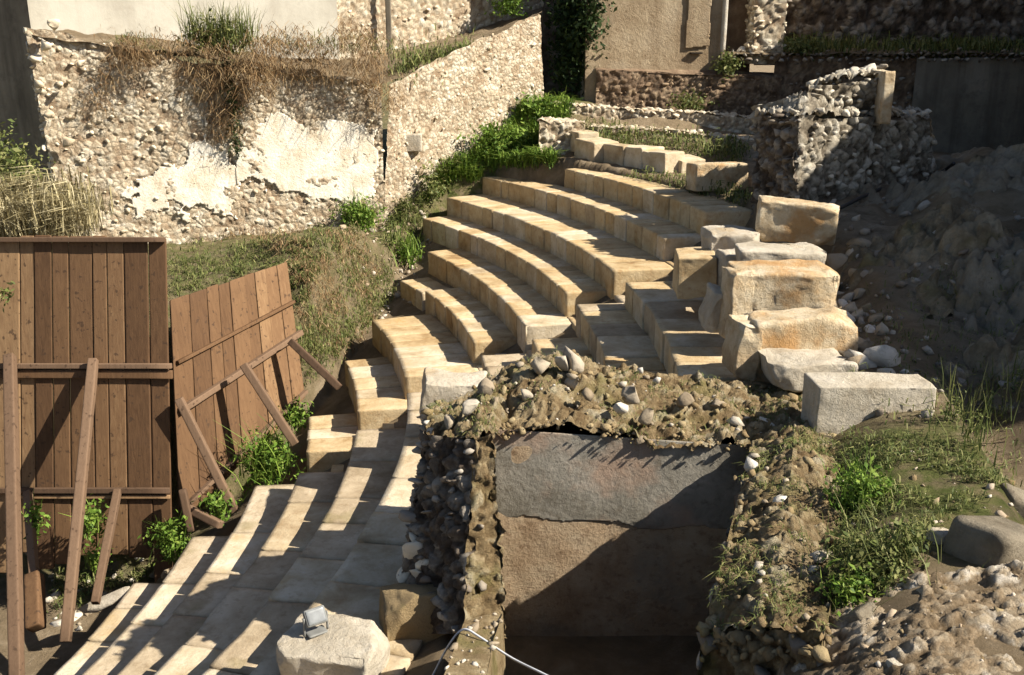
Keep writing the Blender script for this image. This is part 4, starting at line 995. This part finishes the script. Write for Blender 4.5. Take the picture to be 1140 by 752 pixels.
prop('prop at the right end of the leaning panel reaching the seats', Wy(323, 380, 15.3), Wy(378, 432, 15.0), .12)
prop('short fallen timber lying at the foot of the leaning panel', Wy(207, 565, 13.0), Wy(246, 585, 12.7), .11)
prop('broken upright stub between the two timber panels', Wy(203, 545, 12.95), Wy(213, 592, 12.8), .1)
prop('wide pale board standing at the lower left behind the posts', Wy(38, 640, 11.9), Wz(40, 700, 0.2), .2, 'plank')
lm = Lumps(); scatter(lm, Gs(120, [(20, 620), (180, 600), (190, 660), (60, 720)]), .03, .14); structure(lm.build('loose_stones', M['ruin_rubble']), 'stuff', 'loose stones at the foot of the tall timber panel', 'stones')
lm = Lumps(); lm.add(Wy(125, 665, 12.0), np.diag([.42, .2, .12]) @ rotm(.4, (0, 1, 0))); tag(lm.build('pale_rock', M['rock_pale']), 'jagged bright rock at the end of the innermost seat row', 'rock')

veg0 = Plant()
for t_ in tp:
    k = rng.integers(0, len(t_), 9000); k = k[fbm(t_[k], 3.5, 3, 5) > .02]; veg0.blades(t_[k], 1100, .015, .085, .0028, 1.2, .012, droop=.4)
structure(veg0.build('ruin_straw', M['olive']), 'stuff', 'short dry weeds and straw on top of the ruined niche', 'dry grass')
ms = Acc(); un, vn = 150, 130
mx, my = np.meshgrid(np.linspace(1.25, 3.9, un), np.linspace(3.2, 5.75, vn)); mx = mx.ravel(); my = my.ravel(); MP = np.stack([mx, my, 0 * mx], 1)
h1, c1, e1 = chunks(MP, .15, 301, .25); h2, c2, e2 = chunks(MP, .05, 302, .3)
edge_ = np.minimum.reduce([smooth(1.25, 1.5, mx), smooth(5.75, 5.45, my)])
MP[:, 2] = terrain_h(mx, my) - .1 + edge_ * (.1 + .07 * fbm(MP, 3, 4, 303) + .075 * h1 * .5 + .018 * h2 + .02 * fbm(MP, 16, 4, 305))
ms.add(MP, grid_faces(un, vn), c1 * .65 + c2 * .35, np.minimum(e1, .4 + .6 * e2)); structure(ms.build('rubble_mound', M['mound_earth']))
# ================================================================= right foreground rubble
lm = Lumps()
poly = [(900, 760), (925, 700), (1010, 650), (1040, 610), (1060, 570), (1145, 560), (1145, 760)]
MT = MP[(mx > 1.45) & (my < 5.5)]
scatter(lm, MT[rng.integers(0, len(MT), 420)], .004, .026, 3.6, .5); scatter(lm, MT[rng.integers(0, len(MT), 22)], .025, .065, 2.5, .45)
scatter(lm, Gs(70, [(1010, 500), (1145, 540), (1145, 620), (1040, 620)]), .004, .05, 4.5); scatter(lm, Gs(14, [(930, 490), (1060, 520), (1040, 600), (935, 680)]), .008, .05, 3)
cl = Lumps(); scatter(cl, MT[rng.integers(0, len(MT), 160)], .008, .04, 2.8, .6); scatter(cl, Gs(12, [(1000, 510), (1145, 540), (1145, 620), (1030, 620)]), .012, .07, 2.8, .5)
structure(cl.build('earth_clods', M['clod']), 'stuff', 'brown crumbly earth of the mound in the right foreground', 'earth')
structure(lm.build('rubble_gravel', M['gravel']), 'stuff', 'loose pale rubble covering the mound in the right foreground', 'rubble')
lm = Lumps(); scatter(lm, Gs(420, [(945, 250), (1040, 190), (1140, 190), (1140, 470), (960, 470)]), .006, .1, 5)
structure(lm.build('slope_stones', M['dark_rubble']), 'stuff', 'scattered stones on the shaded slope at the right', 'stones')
def loose(px, py, yy, s_, lab, seed, mat='rock_pale', sq=(1, .8, .7)):
    P, F = rbox(np.array(sq) * s_, s_ * .3, 14, s_ * .14, 1.6 / s_ * .4, seed, chips=s_ * .5); m = rnd_rot() if seed % 2 else rotm(.5, (0, 0, 1)) @ rotm(.25, (0, 1, 0))
    o = mk('boulder', P @ m.T, F, M[mat]); o.location = tuple(Wy(px, py, yy)); tag(o, lab, 'boulder', 'loose boulders on the right')
def on(px, py): return float(G(px, py)[1])
for px, py, s_, lab, sd, mt in ((1108, 612, .27, 'largest grey flat topped boulder on the mound at the right edge', 2, 'rock_grey'), (912, 735, .09, 'pale boulder at the lower left tip of the right mound', 4, 'rock_pale'), (1128, 560, .13, 'dark round boulder above the largest flat one at the right edge', 3, 'rock_grey'),
                             (960, 690, .1, 'grey boulder on the mound edge beside the grass', 5, 'rock_grey'), (1048, 600, .09, 'pale boulder between the grass and the largest boulder', 6, 'rock_pale'), (1000, 745, .08, 'small pale boulder near the bottom of the right mound', 8, 'rock_pale'), (1085, 690, .07, 'small white boulder in the middle of the right mound', 10, 'rock_pale'),
                             (1045, 185, .16, 'grey boulder below the dark ruined wall by the hose', 18, 'rock_grey')):
    loose(px, py, on(px, py), s_, lab, sd, mt)

# ================================================================= vegetation
def patchy(P_, sc_=1.2, th=-.05, seed=3): return P_[fbm(P_, sc_, 4, seed) > th]
def veg(name, label, cat, mat, fn, group=None, kind=None):
    p = Plant(); fn(p); o = p.build(name, M[mat])
    if kind: structure(o, kind, label, cat)
    else: tag(o, label, cat, group)
    return o
def line(a_, b_, n): t = np.linspace(0, 1, n)[:, None]; return np.asarray(a_) * (1 - t) + np.asarray(b_) * t
off = qnormal(q1) * .12
hang = dict(up=(0.05, -.35, -.1))
# dry grass hanging over the wall head
g1 = 'dry grass clumps hanging on the limestone wall'
def hangclump(p, x0, x1, yt, yb, yy, n, l=.5, w_=.006):
    for k in range(6):
        t = k / 5; b = line(Wy(x0, yt + (yb - yt) * t, yy - .12), Wy(x1, yt + (yb - yt) * t, yy - .12), 12)
        b = patchy(b + rng.normal(size=b.shape) * .06, 1.4, -.25, 17) if len(b) else b
        if len(b): p.blades(b, int(n / 7), l * .25, l * 1.05, w_, .95, .12, droop=.55, up=(.1, -.3, .4))
veg('dry_grass', 'big tangle of brown dry grass hanging down the middle of the wall', 'dry grass', 'dry', lambda p: (hangclump(p, 205, 300, 55, 95, 21.6, 2400, .5), hangclump(p, 235, 270, 100, 150, 21.65, 800, .42)), g1)
veg('dry_grass', 'band of reddish dry grass along the wall head right of the big tangle', 'dry grass', 'dry', lambda p: (hangclump(p, 295, 415, 42, 85, 22.2, 2400, .55)), g1)
veg('dry_grass', 'small brown dry tuft on the wall head left of the big tangle', 'dry grass', 'dry', lambda p: (hangclump(p, 132, 190, 48, 72, 21.1, 700, .5)), g1)
veg('dry_grass', 'brown dry tuft hanging at the joint where the wall turns', 'dry grass', 'dry', lambda p: (hangclump(p, 412, 440, 92, 120, 22.5, 450, .45)), g1)
veg('dry_grass', 'thin brown dry tuft on the left stretch of the wall face', 'dry grass', 'dry', lambda p: (hangclump(p, 95, 125, 80, 125, 20.9, 260, .35)), g1)
veg('bush', 'green bush on top of the brown grass tangle', 'bush', 'olive', lambda p: (p.leaves(Wy(243, 40, 21.5), 900, (.75, .3, .42), .045, 3), p.blades(line(Wy(215, 45, 21.5), Wy(275, 50, 21.5), 8), 500, .3, .8, .008, .5, .1)))
veg('vine', 'dark green strand growing down inside the brown grass tangle', 'vine', 'ivy', lambda p: [p.leaves(Wy(255 + k * 2, 75 + k * 22, 21.5), 160, (.14, .08, .28), .04, k) for k in range(5)])
veg('bush', 'small green bush sprouting from the foot of the limestone wall', 'bush', 'green', lambda p: (p.leaves(Wy(401, 240, 22.0), 1300, (.5, .3, .34), .045, 5), p.blades([Wy(401, 250, 22.1)], 160, .3, .6, .01, .8, .15)))
veg('tall_grass', 'fresh green grass mixed into the brown growth along the wall head', 'grass', 'olive', lambda p: [p.blades(line(Wy(a_, 48, 21.4 + (a_ - 130) * .0042), Wy(a_ + 45, 58, 21.5 + (a_ - 130) * .0042), 8), 170, .15, .45, .007, .7, .1, droop=.35, up=(.05, -.3, .6)) for a_ in (135, 200, 225, 300, 350, 395)])
# left edge bush and pale grass over the shuttering
veg('bush', 'dark green bush at the left edge above the timber panel', 'bush', 'olive', lambda p: p.leaves(Wy(0, 190, 16.5), 2600, (.65, .5, .75), .055, 7))
veg('tall_grass', 'pale dry grass spilling over the top of the tall timber panel at the left', 'grass', 'pale_dry', lambda p: p.blades(np.concatenate([line(Wy(-40, 262, 14.6), Wy(92, 255, 14.8), 20), line(Wy(-20, 235, 15.5), Wy(100, 240, 16), 20)]), 2800, .35, .95, .008, .55, .15, droop=.25, bias=(0, -.12, 0)))
veg('vine', 'few green leaves in front of the tall timber panel at the left edge', 'vine', 'olive', lambda p: p.leaves(Wy(3, 325, 13.3), 60, (.1, .1, .18), .05, 9))
# green slope below the wall
def slope(p):
    b = Gs(900, [(470, 235), (505, 190), (520, 150), (560, 125), (600, 108), (640, 118), (625, 150), (615, 190), (560, 193), (500, 215)])
    p.blades(b, 9000, .12, .42, .010, .8, .06, droop=.2)
veg('grass_slope', 'fresh green grass growing up the slope under the right end of the wall', 'grass', 'green', slope, kind='stuff')
veg('bush', 'leafy green weed at the top of the grass slope against the wall end', 'bush', 'green', lambda p: p.leaves(Wy(600, 122, 25.4), 700, (.6, .3, .3), .06, 12))
veg('bush', 'leafy green weed in the middle of the grass slope', 'bush', 'green', lambda p: p.leaves(Wy(556, 158, 24.2), 1300, (.75, .4, .5), .06, 13))
veg('bush', 'pale green weed climbing the wall beside the grass slope', 'bush', 'olive', lambda p: p.leaves(Wy(478, 205, 23.2), 500, (.35, .25, .6), .05, 14))
veg('bush', 'low green weed at the left end of the middle seat row', 'bush', 'green', lambda p: (p.leaves(Wy(452, 282, 21.5), 420, (.4, .3, .22), .045, 15), p.blades([Wy(452, 290, 21.5)], 200, .2, .5, .01, .7, .2)))
# bank
def bank(p):
    b = Gs(1500, [(188, 262), (330, 250), (400, 262), (425, 320), (410, 370), (370, 400), (335, 380), (318, 300), (188, 335)])
    p.blades(patchy(b, 1.5, -.15), 6500, .04, .2, .007, 1.0, .04, droop=.35)
veg('bank_grass', 'short mixed dry and green grass covering the earth bank behind the timber panels', 'grass', 'olive', bank, kind='stuff')
veg('bank_straw', 'brown straw scattered over the earth bank below the wall', 'dry grass', 'dry', lambda p: p.blades(patchy(Gs(1600, [(190, 262), (250, 255), (400, 262), (425, 320), (410, 390), (370, 405), (335, 380), (318, 290)]), 1.3, -.02, 9), 3400, .04, .22, .006, 1.2, .05, droop=.5), kind='stuff')
veg('wall_foot_weeds', 'green and straw weeds along the wall foot above the left ends of the seat rows', 'grass', 'olive', lambda p: p.blades(Gs(600, [(440, 200), (480, 195), (520, 190), (490, 215), (470, 240), (470, 275), (430, 290), (432, 240)]), 2600, .08, .35, .009, .9, .07, droop=.3), kind='stuff')
veg('bank_weeds', 'olive weeds and litter on the steep end of the bank above the lowest seat row ends', 'grass', 'olive', lambda p: p.blades(Gs(900, [(375, 380), (430, 300), (440, 330), (415, 365), (385, 400), (340, 440), (325, 400)]), 3200, .05, .22, .007, 1.0, .07, droop=.35), kind='stuff')
# weeds by the timber
for k, (px, py, yy, rad, n, lab, mt) in enumerate([(298, 512, 13.9, (.42, .3, .42), 1300, 'bright green weed between the leaning panel and the seat ends', 'green'), (330, 462, 15.2, (.15, .2, .25), 350, 'small green weed at the right end of the leaning panel', 'green'), (192, 600, 12.8, (.26, .2, .3), 600, 'green weed at the foot of the joint between the timber panels', 'green'),
        (243, 563, 13.0, (.2, .15, .18), 300, 'low green weed under the props of the leaning panel', 'green'), (102, 580, 12.7, (.16, .15, .3), 300, 'green weed in the gap under the lower rail of the tall panel', 'green'), (40, 580, 12.7, (.1, .1, .3), 160, 'thin green weed beside the far left post', 'green'), (108, 620, 12.6, (.12, .1, .22), 160, 'green sprig behind the short slanting prop', 'green')]):
    veg('weed', lab, 'weed', mt, lambda p: (p.leaves(Wy(px, py, yy), n, rad, .045, 20 + k), p.blades([Wy(px, py + 12, yy)], n // 6, rad[2] * .6, rad[2] * 1.6, .008, .7, rad[0] * .4)), 'green weeds along the timber shuttering')
veg('ground_weeds', 'brown weedy litter at the foot of the tall timber panel', 'dry grass', 'olive', lambda p: p.blades(Gs(300, [(60, 640), (190, 610), (200, 630), (150, 655), (60, 690)]), 1300, .05, .22, .008, 1, .06, droop=.3), kind='stuff')
# right grass
def rgrass(p):
    p.blades(patchy(Gs(1400, [(932, 490), (1035, 490), (1130, 540), (1080, 570), (1030, 600), (1020, 640), (930, 690)]), 3.0, -.12), 5200, .03, .11, .004, .9, .03, droop=.3)
veg('pit_grass', 'patchy green grass in the hollow right of the ruined niche', 'grass', 'olive', rgrass, kind='stuff')
for k, (px, py, rad, n, lab, mt) in enumerate([(960, 552, (.22, .25, .2), 1500, 'dense green weed in the hollow below the smooth squared block', 'green'), (965, 635, (.3, .3, .2), 1900, 'broad olive weed in the hollow near the right mound', 'olive'), (1005, 620, (.12, .15, .22), 500, 'tall olive weed at the right of the hollow', 'olive'), (945, 665, (.14, .15, .15), 500, 'green weed squeezed between the niche and the right mound', 'green')]):
    g_ = G(px, py + 10)
    veg('weed', lab, 'weed', mt, lambda p: (p.leaves(g_ + [0, 0, rad[2] * .6], n, rad, .024, 40 + k), p.blades([g_], n // 8, rad[2] * .6, rad[2] * 1.3, .003, .8, rad[0] * .6)), 'weeds in the grassy hollow')
for k, (px, py, lab) in enumerate([(1060, 470, 'thin upright weed on the dark slope above the right mound, nearest the smooth block'), (1105, 470, 'tall pale weed stalks in the shade near the right edge'), (1130, 445, 'tallest green weed at the right edge of the shaded slope'), (1080, 500, 'short weed between the taller stalks at the right')]):
    g_ = G(px, py)
    veg('weed', lab, 'weed', 'olive', lambda p: (p.blades([g_], 45, .15, .42, .005, .4, .12), p.leaves(g_ + [0, 0, .16], 150, (.14, .14, .18), .018, 50 + k)), 'tall weeds on the shaded slope')
veg('slope_grass', 'sparse dull grass on the shaded slope at the right', 'grass', 'olive', lambda p: p.blades(Gs(700, [(945, 330), (1140, 300), (1140, 560), (1040, 490), (960, 470)]), 1500, .04, .16, .005, .9, .06, droop=.3), kind='stuff')
# back vegetation
veg('ivy', 'dark ivy mass filling the shaded corner beside the tan wall', 'ivy', 'ivy', lambda p: (p.leaves((1.55, 27.6, 7.6), 3200, (.55, .5, 1.9), .09, 60), p.leaves((2.05, 26.85, 8.2), 900, (.45, .15, 1.0), .08, 61)))
veg('bush', 'green weed on the ledge at the top edge above the wall end', 'bush', 'green', lambda p: p.leaves(Wy(566, 4, 27.6), 700, (.5, .3, .3), .06, 62))
veg('ledge_grass', 'green grass on the ledge between the lower and the upper limestone wall', 'grass', 'olive', lambda p: p.blades(line(Wy(445, 78, 23.4), Wy(530, 60, 25.6), 30), 1500, .1, .35, .012, .8, .18, droop=.3, bias=(0, .4, .0)), kind='stuff')
veg('terrace_grass', 'dull green grass on the terrace at the back right', 'grass', 'olive', lambda p: p.blades(np.stack([rng.uniform(7.2, 17, 300), rng.uniform(27.2, 29.8, 300), np.full(300, 7.22)], 1), 5000, .12, .45, .014, .7, .12, droop=.2), kind='stuff')
veg('bush', 'green weed on the terrace edge beside the rubble jamb', 'bush', 'olive', lambda p: p.leaves((7.6, 27.2, 7.35), 600, (.5, .25, .25), .06, 64))
veg('bush', 'hanging weed at the left end of the terrace edge under the doorway', 'bush', 'olive', lambda p: p.leaves((5.6, 26.9, 6.9), 500, (.3, .2, .3), .06, 65))
veg('bush', 'dull weed at the foot of the tan wall footing', 'bush', 'olive', lambda p: p.leaves((4.6, 26.5, 5.9), 600, (.5, .25, .3), .06, 66))
veg('foundation_weeds', 'dry weeds growing between the low foundation walls', 'dry grass', 'olive', lambda p: p.blades(Gs(300, [(640, 140), (830, 165), (830, 185), (660, 165)]), 2200, .08, .3, .012, .8, .12, droop=.3), kind='stuff')
veg('seat_weeds', 'dark weeds on the ground above the topmost seat row', 'grass', 'olive', lambda p: p.blades(Gs(250, [(690, 205), (770, 200), (850, 225), (830, 235)]), 900, .06, .25, .01, .8, .08, droop=.3), kind='stuff')

# ================================================================= houses of the town beyond the right edge of the view (they shade the right side)
def house(label, x0, x1, y0, y1, z0_, z1, mat):
    t = thing('house', label, 'house', ((x0 + x1) / 2, (y0 + y1) / 2, z0_))
    P, F = rbox(((x1 - x0) / 2, (y1 - y0) / 2, (z1 - z0_) / 2), .05, 8, .02, 1); mk('walls', P + [(x0 + x1) / 2, (y0 + y1) / 2, (z0_ + z1) / 2], F, M[mat], t)
    xm = (x0 + x1) / 2; V = [(x0 - .05, y0 - .1, z1 + .01), (x1 + .3, y0 - .1, z1 + .01), (x1 + .3, y1 + .1, z1 + .01), (x0 - .05, y1 + .1, z1 + .01), (xm, y0 + 1.5, z1 + 1.2), (xm, y1 - 1.5, z1 + 1.2)]
    mk('roof', V, [(0, 1, 4), (1, 2, 5, 4), (2, 3, 5), (3, 0, 4, 5), (3, 2, 1, 0)], M['roof'], t)
    y = y0 + 1.5
    while y < y1 - 1.5:
        for z in np.arange(z0_ + 3, z1 - 1.5, 3):
            P, F = rbox((.06, .5, .75), .02, 4, 0); mk('window', P + [x0 - .02, y, z], F, M['win'], t)
        y += 2.6
house('plastered town house standing right of the excavation', 12.1, 22, 6.3, 21.8, 3, 12.0, 'tan_plaster')
house('taller town house standing behind the first at the right', 16.7, 26, 21, 33, 3, 16.0, 'tan_plaster')

for o in bpy.data.objects:
    if o.parent and o.name.split('.')[0] in ('facing_stones', 'rubble_stones', 'footing_stones', 'coping_stones', 'pier_stones', 'top_stones'): o['kind'] = 'stuff'
